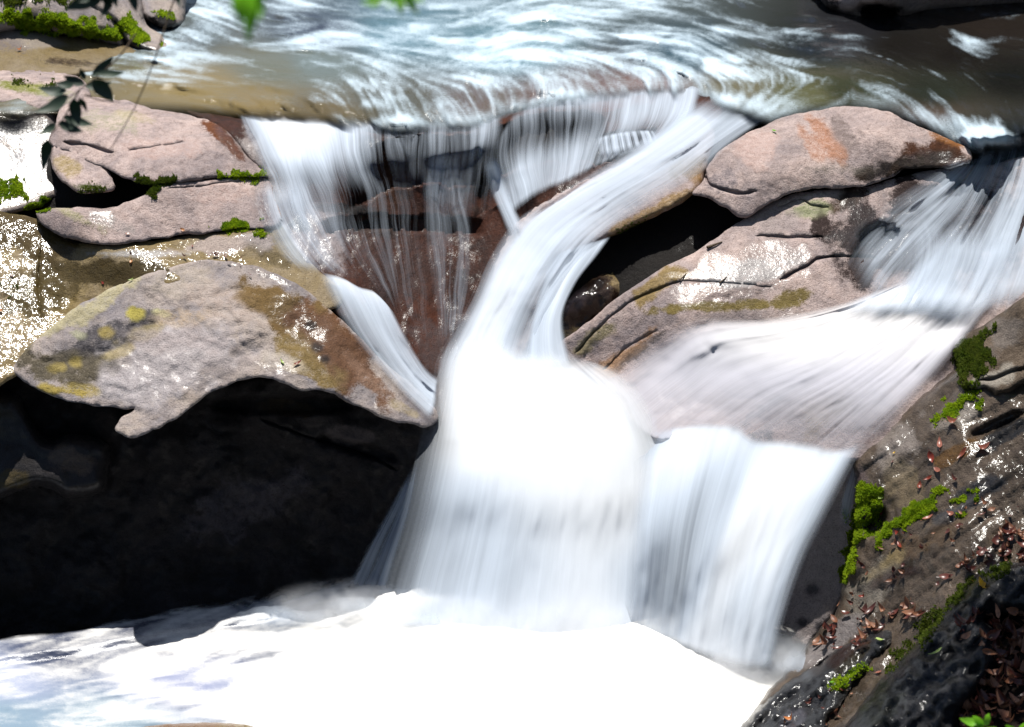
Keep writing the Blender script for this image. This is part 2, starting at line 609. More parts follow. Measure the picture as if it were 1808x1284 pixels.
    o = mk(name, VV, F2, mat, parent, attrs={'Tint': ('FLOAT_COLOR', tint), 'tw': ('FLOAT', tint[:, 3]), 'wet': ('FLOAT', wv)})
    if parent is None:
        tag(o, label, cat, group)
        if kind: o['kind'] = kind
    ROCKS.append((o, VV, F2, BVHTree.FromPolygons([tuple(v) for v in VV], F2)))
    return o


CAMP = Vector((0, 0, CZ))


def hit(px, py, only=None):
    best = None
    d = ray(px, py)
    for o, V, F, T in ROCKS:
        if only is not None and o not in only:
            continue
        h = T.ray_cast(CAMP, d)
        if h[0] is not None and (best is None or h[3] < best[2]):
            n = h[1] if h[1].dot(d) < 0 else -h[1]
            best = (h[0], n, h[3], o)
    return best


# ---------------------------------------------------------------- moss
def moss(rock, outline, n, mat, seed=0, size=.016, height=.03, name='moss', label=None):
    """a cushion of moss growing on a rock: many tiny leafy tufts"""
    rs = np.random.RandomState(seed + 3)
    B = catmull(outline, 6, True)
    x0, y0 = B.min(0) - 14; x1, y1 = B.max(0) + 14
    V, F = [], []
    x, y = rs.uniform(x0, x1, n * 8), rs.uniform(y0, y1, n * 8)
    nn = fbm(np.stack([x / 16, y / 16, np.full_like(x, seed)], -1), 3, seed)
    dd = pdist(x, y, B) * np.where(inpoly(x, y, B), 1, -1)
    k = (dd + nn * 24 > 0) & (rs.rand(len(x)) < np.clip((dd + nn * 24 + 2) / 16, .06, 1))
    x, y, nn, dd = x[k][:n], y[k][:n], nn[k][:n], dd[k][:n]
    for i in range(len(x)):
        d = ray(x[i], y[i])
        h = hit(x[i], y[i])
        if h is None or h[3].get('kind') == 'structure':
            continue
        nrm = h[1] if h[1].dot(d) < 0 else -h[1]
        up = (nrm * .6 + Vector((0, 0, 1)) * .5).normalized()
        hh = height * .8 * min(1, max(.06, (dd[i] + nn[i] * 20) / 24)) * (.6 + .5 * nn[i])
        c = h[0] + nrm * max(hh, .004)
        for q in range(4):
            a = rs.uniform(0, 6.283)
            t = Vector((math.cos(a), math.sin(a), 0))
            t = (t - up * t.dot(up)).normalized()
            s2 = up.cross(t)
            s = size * rs.uniform(.6, 1.3)
            tip = c + t * s * rs.uniform(.3, .9) + up * s * rs.uniform(.3, 1.0)
            i0 = len(V)
            V += [tuple(c - s2 * s * .45 - up * s * .5), tuple(c + s2 * s * .45 - up * s * .5), tuple(tip)]
            F.append((i0, i0 + 1, i0 + 2))
    if not V:
        return None
    o = mk(name, V, F, mat, rock, smooth=False)
    if label: o['label'] = label
    return o

# ---------------------------------------------------------------- the setting under everything
def stream_bed():
    gx, gy = np.meshgrid(np.arange(-420, 2260, 20.), np.arange(-150, 1420, 16.))
    D = BED(gx, gy) + .28
    P = pts(gx, gy, D)
    P[..., 1] += .05 * fbm(P * 2.2, 4, 77)
    n, m = gx.shape
    F = [(i * m + j, i * m + j + 1, (i + 1) * m + j + 1, (i + 1) * m + j) for i in range(n - 1) for j in range(m - 1)]
    k = n * m
    o = mk('stream_bed', P.reshape(-1, 3), F, M['bed'], attrs={'wet': ('FLOAT', np.full(k, .3)), 'Tint': ('FLOAT_COLOR', np.zeros((k, 4)))})
    o['kind'] = 'structure'
    return o


bed = stream_bed()


def hillside():  # added out of frame to darken the upper-right water reflections
    """an unseen wooded slope behind the stream, above the picture, shaped for its reflection"""
    V, F = [], []
    na, nr = 90, 26
    for i in range(na):
        a = R(-100 + 200 * i / (na - 1))
        for j in range(nr):
            t = j / (nr - 1)
            r = 27 + 26 * t
            V.append((r * math.sin(a), 6 + r * math.cos(a), 1.5 + (6 + 24 * float(sstep(math.degrees(a), -2, 9))) * t ** 1.1))
    V = np.array(V)
    V[:, 2] += 2.2 * fbm(V * .3, 4, 5)
    V[:, 1] += 1.5 * fbm(V * .45, 4, 6)
    F = [(i * nr + j, (i + 1) * nr + j, (i + 1) * nr + j + 1, i * nr + j + 1) for i in range(na - 1) for j in range(nr - 1)]
    mk('hillside', V, F, moss_mat('forest_floor', (.02, .035, .012), (.045, .07, .02)))['kind'] = 'structure'


hillside()

# ---------------------------------------------------------------- rocks
OL, BR, YE, PK, GY, BK, OR = (.14, .10, .025), (.12, .065, .03), (.30, .23, .06), (.42, .31, .28), (.2, .19, .2), (.03, .028, .03), (.22, .07, .02)
LI = (.33, .32, .22)
GN = (.07, .11, .02)

# far left: mossy boulders at the edge of the pool
topleft = TPS(zc((-80, -60, 3.75), (180, -60, 3.55), (330, -60, 3.4), (330, 40, 3.05), (215, 75, 3.08), (60, 52, 3.3), (-80, 50, 3.38), (310, 95, 2.98),
                 (200, 20, 3.3), (120, 10, 3.46), (60, 10, 3.5)))
r_top1 = patch('boulder', [(-90, -70), (190, -70), (205, 20), (222, 72), (205, 82), (150, 66), (60, 56), (-90, 56)], topleft, M['grey'],
               'flat grey boulder capped with a bright moss band at the top left of the pool', roll=(22, .3), amp=.03, tints=[(120, 45, 120, 14, 8, (.05, .06, .02), .8), (100, 66, 110, 12, 8, BK, .8)],
               seed=1, off=-.02, wets=[(100, 20, 120, 40, 0, .4)])
r_top2 = patch('boulder', [(120, -70), (250, -70), (255, 35), (290, 66), (322, 96), (300, 99), (262, 96), (232, 84), (214, 62), (195, 35), (150, 5)],
               topleft, M['grey'], 'slanting grey boulder with a mossy flank and painted shadow reaching into the pool', roll=(16, .3), amp=.02, seed=2, off=-.1,
               tints=[(250, 85, 50, 16, 30, BK, .9), (300, 92, 25, 8, 20, OR, .5)], wets=[(280, 95, 50, 15, 20, .8)])  # black tint paints the shadow cast below the mossy rock
r_top3 = patch('boulder', [(235, -70), (340, -70), (328, 10), (324, 42), (300, 53), (272, 42), (250, 22)], topleft, M['grey'],
               'small squat boulder with a black wet front standing in the pool', roll=(20, .3), amp=.02, seed=3, off=-.06,
               tints=[(290, 42, 42, 18, 15, BK, .95)], wets=[(300, 45, 50, 15, 0, .8)])

left = TPS(zc((-80, 40, 3.34), (60, 52, 3.28), (215, 78, 3.06), (-80, 140, 3.08), (80, 135, 3.06), (210, 100, 3.02), (-80, 195, 2.98), (60, 195, 2.98), (140, 180, 3.02),
              (330, 200, 2.98), (250, 190, 3.0), (100, 215, 2.95), (390, 225, 2.93), (465, 312, 2.66), (310, 318, 2.74), (160, 285, 2.8), (90, 255, 2.82),
              (120, 360, 2.62), (490, 398, 2.42), (320, 415, 2.43), (170, 430, 2.42), (-80, 380, 2.48), (-80, 300, 2.70), (520, 440, 2.28), (450, 475, 2.24),
              (300, 490, 2.26), (380, 455, 2.32), (560, 480, 2.16), (600, 510, 2.06), (200, 470, 2.3), (200, 500, 2.2), (60, 560, 2.0), (0, 650, 1.75), (-80, 680, 1.7), (-80, 500, 2.15), (60, 470, 2.24)))

r_slope = patch('rock_slab', [(-90, 40), (60, 54), (150, 66), (215, 80), (250, 100), (215, 118), (160, 130), (80, 140), (-90, 148)], left, M['olive'],
                'wet olive slab of rock just below the mossy boulders', seed=4, wet0=.9, roll=(14, .1), amp=.03, off=.0,
                tints=[(60, 70, 90, 16, 8, (.3, .26, .22), .8), (120, 110, 90, 14, 4, BR, .7), (10, 75, 50, 20, 20, (.2, .17, .17), .6)])
r_knob = patch('boulder', [(-90, 128), (20, 122), (90, 124), (135, 134), (160, 160), (150, 188), (100, 200), (60, 200), (-90, 205)], left, M['pink'],
               'low rounded boulder with yellow green moss stains beside the dark leaf spray', seed=5, off=-.09, roll=(26, .2),
               tints=[(40, 155, 60, 14, 8, (.2, .22, .03), .7), (20, 190, 70, 16, 0, (.04, .05, .02), .8), (110, 165, 40, 20, 0, LI, .4)], wets=[(20, 195, 90, 16, 0, .7)])
r_slabA = patch('rock_slab', [(120, 172), (180, 172), (225, 180), (262, 190), (340, 206), (392, 226), (425, 260), (455, 296), (474, 312), (430, 314), (390, 313),
                              (310, 322), (262, 326), (228, 318), (205, 308), (182, 296), (160, 287), (120, 270), (88, 255), (98, 215)], left, M['pink'],
                'pink granite slab bordering the pool with a rusty wet edge toward the white veil', seed=6, off=-.06, roll=(3, .012), amp=.025, thick=.25, jit=4,
                tints=[(400, 250, 60, 13, 45, OR, .95), (372, 222, 40, 8, 20, OR, .8), (190, 215, 80, 26, 10, LI, .45), (300, 260, 80, 25, 0, PK, .5), (310, 317, 140, 5, -3, BR, .6),
                       (235, 205, 50, 10, 12, (.36, .3, .2), .5)],
                wets=[(420, 265, 70, 22, 48, 1.)], cracks=[([(115, 252), (150, 256), (185, 266), (200, 268)], 5, .06), ([(230, 266), (270, 260), (320, 252)], 1.2, .008)])
r_block = patch('boulder', [(92, 255), (120, 262), (150, 272), (182, 292), (200, 318), (203, 334), (170, 340), (135, 338), (112, 322), (92, 296)], left, M['pink'],
                'small tan rock with a mossy foot beside the dark hollow', seed=7, off=-.06, roll=(8, .06), thick=.3, jit=4,
                tints=[(120, 290, 30, 22, 20, (.3, .23, .12), .7), (160, 330, 50, 9, 0, (.12, .14, .03), .8)])
r_white = patch('rock_slab', [(-90, 188), (40, 194), (92, 200), (108, 250), (96, 292), (118, 330), (90, 352), (40, 372), (-90, 386)], plane(60, 200, 2.97, -.19, .53), M['grey'],
                'smooth wet slab glaring white in the sun at the left edge', seed=8, off=.02, wet0=.8, roll=(14, .06), amp=.012, fine=.002,
                tints=[(20, 230, 80, 20, 10, (.12, .12, .13), .6), (40, 290, 60, 40, 0, (.4, .4, .42), .6)])
r_slabB = patch('rock_slab', [(66, 372), (130, 366), (200, 366), (250, 345), (280, 328), (318, 320), (400, 317), (470, 314), (484, 350), (495, 396), (440, 402), (400, 407),
                              (320, 416), (230, 428), (175, 431), (120, 420), (80, 400)], left, M['pink'],
                'pink granite slab between the two mossy cracks', seed=9, off=-.03, roll=(3, .012), amp=.025, fine=.003, jit=4, thick=.25,
                tints=[(130, 380, 70, 16, 25, (.3, .28, .16), .6), (380, 345, 80, 30, 0, PK, .5), (200, 395, 60, 20, 20, (.24, .21, .2), .6), (470, 360, 18, 45, -12, OR, .6)],
                wets=[(468, 360, 26, 60, -12, .95), (180, 385, 26, 30, -15, 1.), (110, 398, 60, 22, 22, .9)], cracks=[([(300, 332), (350, 330), (400, 322), (470, 314)], 1.5, .012)])
def shelf(x, y):
    k = sstep(x, 190, 70)
    return left(x, y) * (1 - k) + plane(75, 392, 2.46, -.15, .5)(x, y) * k


r_slabC = patch('rock_slab', [(-90, 384), (20, 378), (75, 392), (120, 424), (172, 433), (230, 430), (320, 418), (400, 409), (440, 404), (498, 400), (524, 438), (560, 475), (606, 512),
                              (600, 540), (540, 545), (450, 500), (300, 505), (200, 530), (130, 570), (60, 630), (20, 670), (-90, 700)], shelf, M['olive'],
                'long wet shelf of rock with brown algae and puddles behind the big left boulder', seed=10, off=.0, wet0=.68, roll=(10, .03), amp=.016, fine=.003,
                tints=[(400, 430, 150, 17, -8, (.33, .27, .24), .95), (220, 448, 120, 10, 0, (.4, .38, .36), .8), (190, 480, 170, 24, 3, (.13, .085, .012), 1.), (60, 420, 130, 54, 20, (.15, .095, .015), 1.),
                       (60, 520, 110, 60, -20, (.15, .10, .015), 1.), (480, 455, 70, 18, 25, (.2, .15, .07), .8), (460, 425, 40, 20, 20, (.4, .36, .36), .6)],
                wets=[(400, 430, 130, 16, -8, .15), (460, 430, 40, 24, 0, 1.)], cracks=[([(72, 440), (68, 500), (72, 560)], 2, .02)])
r_big = patch('boulder', [(22, 650), (50, 612), (90, 578), (130, 545), (170, 522), (210, 502), (250, 487), (285, 476), (330, 463), (370, 460), (440, 468), (520, 500), (572, 540), (625, 585),
                          (680, 640), (740, 690), (775, 735), (752, 754), (715, 748), (690, 742), (640, 722), (595, 697), (560, 688), (530, 691), (500, 676), (470, 668), (445, 668),
                          (405, 680), (370, 696), (340, 718), (305, 744), (268, 762), (236, 773), (215, 766), (203, 756), (216, 735), (238, 722), (205, 722), (150, 714), (95, 700), (55, 682), (32, 668)],
              TPS(zc((300, 470, 2.27), (450, 462, 2.28), (570, 540, 2.02), (670, 640, 1.67), (775, 735, 1.36), (690, 742, 1.42), (590, 697, 1.62), (505, 678, 1.70), (450, 668, 1.72), (350, 715, 1.6),
                     (235, 772, 1.46), (150, 712, 1.61), (32, 668, 1.72), (22, 650, 1.76), (130, 545, 2.06), (300, 600, 1.92), (450, 560, 2.03), (180, 630, 1.83), (560, 620, 1.84), (640, 670, 1.64), (380, 500, 2.2))),
              M['grey'], 'huge overhanging grey boulder with golden lichen to the left of the fall', seed=12, off=-.11, roll=(3, .01), thick=1.1, amp=.03, fine=.011, jit=3, step=5,
              tints=[(120, 560, 150, 26, -28, (.36, .32, .2), .75), (330, 495, 70, 30, -10, (.36, .31, .26), .5), (400, 540, 110, 40, 15, (.38, .31, .27), .6), (180, 602, 140, 34, -28, (.12, .11, .12), .85), (240, 555, 22, 16, 0, (.34, .29, .06), .85),
                     (285, 553, 24, 9, 15, (.4, .37, .2), .8), (140, 590, 22, 12, 0, LI, .7), (130, 650, 110, 50, 10, (.15, .125, .085), .85), (110, 690, 40, 10, 10, YE, .7), (130, 640, 18, 14, 0, YE, .7),
                     (190, 590, 20, 14, 0, YE, .7), (100, 650, 20, 10, 0, YE, .6), (300, 640, 150, 70, -15, (.40, .365, .37), .75), (240, 690, 90, 40, 10, (.36, .33, .34), .6), (150, 690, 50, 12, 10, YE, .55), (215, 620, 40, 14, -25, YE, .5), (250, 590, 60, 12, -20, (.3, .24, .1), .45), (90, 690, 30, 14, 20, YE, .5), (330, 560, 60, 20, 0, (.4, .31, .22), .5), (320, 600, 120, 30, 0, (.32, .27, .26), .5), (510, 555, 130, 50, 38, (.21, .13, .045), .95), (600, 620, 140, 55, 44, (.2, .095, .045), .95),
                     (550, 640, 80, 30, 38, (.23, .16, .06), .8), (640, 660, 80, 20, 44, (.25, .15, .1), .6), (550, 575, 12, 9, 0, BK, .8), (560, 612, 14, 11, 20, BK, .8), (573, 633, 12, 10, 0, BK, .8),
                     (500, 640, 50, 22, 20, (.42, .37, .3), .6), (720, 725, 40, 14, 30, (.3, .25, .17), .6), (430, 640, 80, 30, 0, (.36, .31, .3), .4)],
              wets=[(590, 620, 150, 60, 44, .75), (470, 480, 110, 16, 25, .9), (490, 650, 60, 20, 15, .6), (700, 735, 60, 12, 20, .6), (300, 660, 150, 60, 0, .5), (640, 660, 120, 40, 44, .6)],
              cracks=[([(72, 440), (70, 470)], 1, .01)])
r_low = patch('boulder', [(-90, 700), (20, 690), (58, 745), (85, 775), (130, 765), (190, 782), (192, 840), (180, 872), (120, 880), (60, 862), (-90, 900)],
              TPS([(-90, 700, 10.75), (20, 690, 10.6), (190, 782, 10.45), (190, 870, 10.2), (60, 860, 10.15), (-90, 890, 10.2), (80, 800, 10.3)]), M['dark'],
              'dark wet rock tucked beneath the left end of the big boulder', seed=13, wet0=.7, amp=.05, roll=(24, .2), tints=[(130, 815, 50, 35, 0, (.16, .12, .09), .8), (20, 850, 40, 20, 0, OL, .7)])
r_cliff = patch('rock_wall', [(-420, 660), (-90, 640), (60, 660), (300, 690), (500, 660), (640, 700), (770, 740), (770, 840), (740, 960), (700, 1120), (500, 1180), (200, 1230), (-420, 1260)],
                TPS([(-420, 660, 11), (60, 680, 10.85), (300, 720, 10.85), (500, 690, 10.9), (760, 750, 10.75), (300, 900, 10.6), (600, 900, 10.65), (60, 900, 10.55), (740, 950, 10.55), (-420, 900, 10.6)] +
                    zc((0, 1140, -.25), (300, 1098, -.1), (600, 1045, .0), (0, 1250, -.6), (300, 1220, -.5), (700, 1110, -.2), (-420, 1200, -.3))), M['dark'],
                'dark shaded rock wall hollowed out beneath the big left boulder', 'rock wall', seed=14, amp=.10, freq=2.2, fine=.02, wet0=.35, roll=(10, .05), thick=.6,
                tints=[(20, 1130, 260, 90, -10, BK, 1.), (430, 890, 160, 60, -25, (.11, .10, .12), .5), (620, 770, 70, 22, 10, (.13, .11, .11), .7), (500, 720, 90, 16, 5, (.1, .07, .04), .7)],  # black tint paints shade over the sunlit left foot of the wall
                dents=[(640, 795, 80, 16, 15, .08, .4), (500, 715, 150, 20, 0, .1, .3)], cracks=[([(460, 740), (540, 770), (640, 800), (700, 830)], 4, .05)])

# ---- the wall under the left veils, deep red, with an undercut ledge
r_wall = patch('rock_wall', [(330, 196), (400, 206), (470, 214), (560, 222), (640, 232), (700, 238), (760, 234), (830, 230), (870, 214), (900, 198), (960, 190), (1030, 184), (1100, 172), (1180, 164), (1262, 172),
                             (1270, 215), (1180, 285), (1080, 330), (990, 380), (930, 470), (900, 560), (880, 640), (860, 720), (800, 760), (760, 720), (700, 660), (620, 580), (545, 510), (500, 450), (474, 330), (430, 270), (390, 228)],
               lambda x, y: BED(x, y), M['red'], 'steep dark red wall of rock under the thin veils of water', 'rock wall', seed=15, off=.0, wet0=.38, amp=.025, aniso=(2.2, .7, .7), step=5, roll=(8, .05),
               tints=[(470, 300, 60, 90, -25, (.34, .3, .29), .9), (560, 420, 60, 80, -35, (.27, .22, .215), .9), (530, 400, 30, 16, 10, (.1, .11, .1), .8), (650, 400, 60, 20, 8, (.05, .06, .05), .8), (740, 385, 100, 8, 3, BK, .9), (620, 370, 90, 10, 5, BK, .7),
                      (700, 255, 90, 22, -5, BK, .95), (860, 290, 40, 90, 0, (.05, .03, .02), .85), (960, 225, 90, 34, -12, BK, .9), (1100, 180, 90, 16, -6, (.2, .05, .025), .9), (1030, 300, 100, 30, -25, (.2, .15, .15), .6),  # black tints paint shade into the undercuts below the ledges
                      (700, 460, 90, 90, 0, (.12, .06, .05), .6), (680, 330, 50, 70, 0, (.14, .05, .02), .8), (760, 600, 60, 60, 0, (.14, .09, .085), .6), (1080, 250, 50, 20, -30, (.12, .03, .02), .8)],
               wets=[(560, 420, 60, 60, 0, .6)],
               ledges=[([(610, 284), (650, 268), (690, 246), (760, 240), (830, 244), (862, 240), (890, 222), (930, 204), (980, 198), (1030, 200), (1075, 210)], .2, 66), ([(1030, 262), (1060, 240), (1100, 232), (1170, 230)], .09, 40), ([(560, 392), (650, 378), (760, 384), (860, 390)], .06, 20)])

# ---- right: the rounded boulder in mid stream
r_round = patch('boulder', [(1222, 342), (1240, 318), (1246, 296), (1268, 270), (1310, 241), (1368, 212), (1430, 196), (1500, 188), (1560, 196), (1620, 222), (1672, 244), (1712, 266), (1708, 290), (1650, 298),
                            (1600, 300), (1568, 316), (1525, 328), (1440, 334), (1395, 342), (1360, 358), (1312, 386), (1280, 368), (1250, 350)],
                TPS(zc((1500, 188, 3.1), (1368, 212, 3.02), (1246, 296, 2.82), (1620, 222, 3.03), (1712, 266, 2.9), (1312, 386, 2.52), (1222, 342, 2.66), (1440, 334, 2.68), (1568, 316, 2.72), (1650, 298, 2.78), (1450, 300, 2.81),
                       (1450, 255, 2.93), (1350, 290, 2.85), (1550, 255, 2.95), (1400, 230, 3.0), (1500, 215, 3.04))), M['pink'],
                'rounded pink granite boulder with a rusty stain standing between the two streams', seed=16, off=-.03, roll=(4, .012), jit=3, amp=.018, thick=.6, step=5,
                tints=[(1340, 260, 50, 40, -20, PK, .7), (1460, 245, 22, 60, -35, (.33, .17, .11), .75), (1490, 235, 18, 46, -35, (.17, .13, .12), .6), (1430, 250, 18, 50, -35, (.36, .2, .14), .6), (1520, 260, 70, 40, 20, (.24, .19, .18), .5),
                       (1670, 275, 110, 34, 10, (.15, .045, .01), .97), (1605, 292, 90, 22, -12, (.09, .05, .03), .95), (1680, 250, 50, 10, 22, (.3, .12, .03), .7), (1275, 320, 40, 26, 0, (.2, .175, .19), .5), (1480, 300, 80, 16, 0, (.25, .22, .19), .4)],
                wets=[(1640, 285, 90, 24, 5, 1.), (1555, 300, 40, 16, -40, 1.)],
                cracks=[([(1246, 300), (1252, 324), (1280, 336), (1310, 342), (1332, 338)], 4, .04)])
slabD = TPS(zc((1312, 386, 2.5), (1395, 342, 2.63), (1525, 330, 2.66), (1650, 298, 2.76), (1240, 436, 2.37), (1150, 490, 2.2), (1095, 525, 2.06), (1010, 600, 1.74), (1040, 640, 1.6), (1110, 690, 1.53), (1150, 775, 1.37), (1300, 780, 1.36), (1420, 795, 1.31), (1505, 805, 1.29),
               (1300, 470, 2.29), (1420, 440, 2.37), (1480, 500, 2.2), (1300, 540, 2.1), (1200, 560, 2.04), (1400, 545, 2.08), (1580, 430, 2.36), (1560, 510, 2.14), (1700, 530, 2.08), (1250, 650, 1.73), (1400, 680, 1.68), (1560, 680, 1.69), (1690, 610, 1.82), (1690, 400, 2.42), (1700, 300, 2.74), (1850, 420, 2.35), (1850, 540, 2.08)))
r_slabD = patch('rock_slab', [(1312, 388), (1352, 364), (1395, 345), (1440, 337), (1525, 331), (1570, 318), (1650, 300), (1740, 292), (1880, 300), (1880, 640), (1700, 700), (1600, 760), (1560, 800), (1510, 815),
                              (1440, 806), (1400, 796), (1340, 792), (1300, 772), (1230, 766), (1160, 778), (1110, 740), (1040, 690), (1000, 640), (985, 612), (1010, 590), (1050, 560), (1090, 525), (1130, 500), (1180, 468), (1235, 440)],
                slabD, M['pink'], 'broad water-worn slab sloping from the rounded boulder down to the right hand drop', seed=17, off=-.02, roll=(4, .02), amp=.012, thick=.5, step=5.5, fine=.003,
                tints=[(1430, 372, 70, 22, -4, (.25, .26, .15), .75), (1360, 400, 60, 24, -20, (.3, .25, .24), .6), (1290, 540, 150, 14, -2, (.22, .165, .05), .9), (1400, 525, 50, 16, -15, (.2, .15, .05), .8), (1160, 500, 90, 22, -32, (.27, .19, .08), .85), (1060, 590, 70, 22, -38, (.24, .2, .12), .8),
                       (1090, 640, 80, 20, -40, (.33, .2, .12), .8), (1130, 620, 70, 8, -38, (.12, .1, .09), .5), (1310, 480, 110, 30, -12, (.4, .38, .38), .8), (1500, 350, 60, 26, -35, (.13, .08, .05), .8), (1560, 470, 60, 30, 0, (.26, .2, .19), .7),
                       (1450, 340, 60, 12, 0, (.34, .28, .25), .5), (1620, 420, 190, 120, 0, (.08, .045, .04), .95), (1540, 415, 40, 30, -20, BK, .9), (1740, 400, 160, 110, 0, (.08, .055, .06), .9),  # black tint paints the shade of the dented hollow
                       (1380, 700, 120, 10, -35, (.12, .13, .14), .55), (1340, 770, 30, 22, 0, (.12, .13, .14), .6), (1460, 720, 90, 40, -40, (.28, .2, .13), .6), (1380, 620, 60, 30, -30, (.16, .18, .19), .3), (1500, 770, 60, 14, 5, (.28, .19, .17), .5)],
                wets=[(1320, 485, 170, 62, -10, 1.), (1480, 420, 60, 30, -20, 1.), (1500, 370, 50, 30, -40, 1.), (1300, 560, 200, 16, -3, .9), (1160, 510, 60, 18, -35, .5), (1250, 680, 250, 60, -20, .5), (1600, 420, 160, 90, 0, .8)],
                cracks=[([(1335, 375), (1372, 352), (1412, 334)], 2.5, .02), ([(1376, 366), (1412, 352), (1432, 362), (1460, 366)], 2, .02), ([(1336, 417), (1400, 419), (1452, 419)], 3.5, .03), ([(1378, 494), (1420, 472), (1450, 456), (1500, 452), (1550, 456)], 4.5, .06),
                        ([(1018, 622), (1060, 576), (1110, 535), (1160, 512), (1200, 498)], 3, .03), ([(1066, 654), (1110, 612), (1160, 585)], 2, .015), ([(1205, 496), (1290, 500), (1360, 508)], 1, .008)],
                dents=[(1545, 425, 46, 34, -20, .12, .5)])
r_brown = patch('boulder', [(985, 560), (1002, 530), (1030, 502), (1078, 480), (1108, 496), (1104, 520), (1075, 545), (1040, 575), (1008, 606), (985, 600)],
                TPS(zc((985, 560, 1.85), (1030, 502, 2.0), (1078, 480, 2.06), (1108, 510, 1.95), (1040, 575, 1.74), (1000, 606, 1.65), (1045, 535, 1.92))), M['olive'],
                'small brown wet rock at the mouth of the black hollow', seed=18, off=.03, roll=(12, .1), wet0=1., amp=.06, freq=5, fine=.02, jit=4, tints=[(1050, 540, 90, 80, 0, (.09, .04, .02), .95), (1010, 520, 30, 40, 0, (.16, .12, .13), .7)])
r_lipR = patch('rock_slab', [(1232, 200), (1262, 240), (1252, 275), (1246, 300), (1236, 330), (1222, 346), (1180, 372), (1130, 394), (1078, 420), (1050, 432), (1000, 470), (960, 560), (920, 640), (860, 650), (830, 600), (860, 500), (900, 400), (1000, 330), (1150, 262)],
               lambda x, y: BED(x, y), M['pink'], 'tan undercut lip of rock that carries the slanting chute', seed=19, off=-.03, roll=(14, .1), thick=.22, wets=[(1150, 380, 120, 16, -25, .7)],
               tints=[(1150, 375, 130, 14, -26, (.3, .2, .1), .8), (1100, 412, 60, 6, -22, (.06, .08, .02), .8), (1220, 300, 40, 40, -40, (.28, .17, .07), .8)])
# far right top
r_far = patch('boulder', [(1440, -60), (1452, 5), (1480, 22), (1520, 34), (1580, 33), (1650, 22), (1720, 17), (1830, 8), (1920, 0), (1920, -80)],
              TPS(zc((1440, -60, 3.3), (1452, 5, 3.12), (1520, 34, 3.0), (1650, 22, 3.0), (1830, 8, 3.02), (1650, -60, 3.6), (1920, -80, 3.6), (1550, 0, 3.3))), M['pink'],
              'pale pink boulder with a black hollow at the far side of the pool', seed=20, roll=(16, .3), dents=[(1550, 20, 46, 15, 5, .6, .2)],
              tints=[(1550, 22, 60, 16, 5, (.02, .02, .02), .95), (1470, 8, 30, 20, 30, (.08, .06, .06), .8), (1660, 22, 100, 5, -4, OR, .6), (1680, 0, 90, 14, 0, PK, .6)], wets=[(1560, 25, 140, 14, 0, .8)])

# ---- right bank
bankc = TPS(zc((1920, 440, 2.6), (1808, 525, 2.32), (1740, 570, 2.05), (1690, 610, 1.9), (1620, 700, 1.62), (1560, 760, 1.42), (1510, 805, 1.27), (1500, 870, 1.06), (1495, 960, .78), (1480, 1060, .46), (1430, 1130, .24), (1380, 1190, .12),
               (1300, 1290, .02), (1260, 1400, -.2), (1808, 700, 1.86), (1808, 850, 1.52), (1808, 1000, 1.2), (1808, 1284, .95), (1950, 1000, 1.35), (1650, 800, 1.46), (1600, 900, 1.16), (1600, 1000, .92), (1700, 950, 1.2), (1550, 1150, .5), (1650, 1150, .75), (1500, 1284, .42), (1650, 1284, .68), (1700, 700, 1.76), (1950, 1400, 1.0), (1450, 1200, .28)))
r_bank = patch('rock_bank', [(1950, 560), (1860, 560), (1790, 620), (1740, 640), (1690, 650), (1640, 690), (1600, 725), (1560, 765), (1525, 792), (1506, 815), (1512, 860), (1512, 930), (1500, 990), (1486, 1040), (1474, 1078), (1452, 1108),
                             (1420, 1140), (1384, 1188), (1340, 1238), (1296, 1294), (1240, 1400), (1960, 1400)], bankc, M['bank'],
               'long wet rock bank with moss and red leaves along the right side of the fall', 'rock bank', seed=21, off=-.05, wet0=.95, roll=(14, .14), amp=.04, freq=2.6, aniso=(1.3, .6, 1.3), step=5, ribs=(-36, 210, 22, .022), thick=1.2, fine=.009, jit=4,
               tints=[(1590, 790, 70, 50, -40, (.24, .21, .19), .8), (1700, 730, 70, 40, -30, (.3, .27, .24), .8), (1690, 800, 70, 16, -28, (.2, .1, .02), .95), (1600, 860, 40, 60, -20, (.22, .17, .1), .7), (1640, 950, 130, 30, -30, (.17, .11, .06), .8), (1540, 1040, 80, 40, -50, (.22, .2, .17), .7), (1470, 1130, 90, 22, -42, (.24, .22, .22), .8),
                      (1580, 1020, 60, 16, -20, (.1, .04, .03), .7), (1740, 860, 70, 20, -20, (.06, .06, .07), .8), (1700, 900, 90, 14, -25, (.1, .1, .11), .7), (1570, 990, 50, 20, -40, (.26, .2, .09), .7), (1780, 760, 60, 22, -25, BK, .8), (1515, 870, 16, 50, 5, (.16, .12, .12), .8), (1440, 1240, 80, 40, -45, BK, .8)],
                              dents=[(1545, 925, 22, 34, 20, .12, .3), (1440, 1190, 70, 12, -42, .1, .3), (1760, 750, 60, 12, -25, .1, .3)])
r_bank2 = patch('boulder', [(1950, 460), (1860, 492), (1812, 522), (1770, 550), (1738, 575), (1700, 592), (1684, 606), (1692, 640), (1688, 668), (1700, 690), (1740, 690), (1760, 700), (1790, 690), (1840, 670), (1950, 660)], bankc, M['bank'],
                'grey brown boulder with a mossy edge where the right cascade leaves the frame', seed=22, off=-.16, roll=(18, .16), amp=.03, wet0=.25, thick=.5,
                tints=[(1770, 600, 60, 40, -30, (.2, .17, .15), .8), (1760, 665, 50, 24, -10, (.3, .27, .23), .8), (1700, 625, 20, 40, 0, (.04, .05, .02), .8)], wets=[(1695, 620, 22, 40, 0, .9)],
                cracks=[([(1730, 672), (1760, 666), (1790, 655), (1830, 648)], 6, .06)])
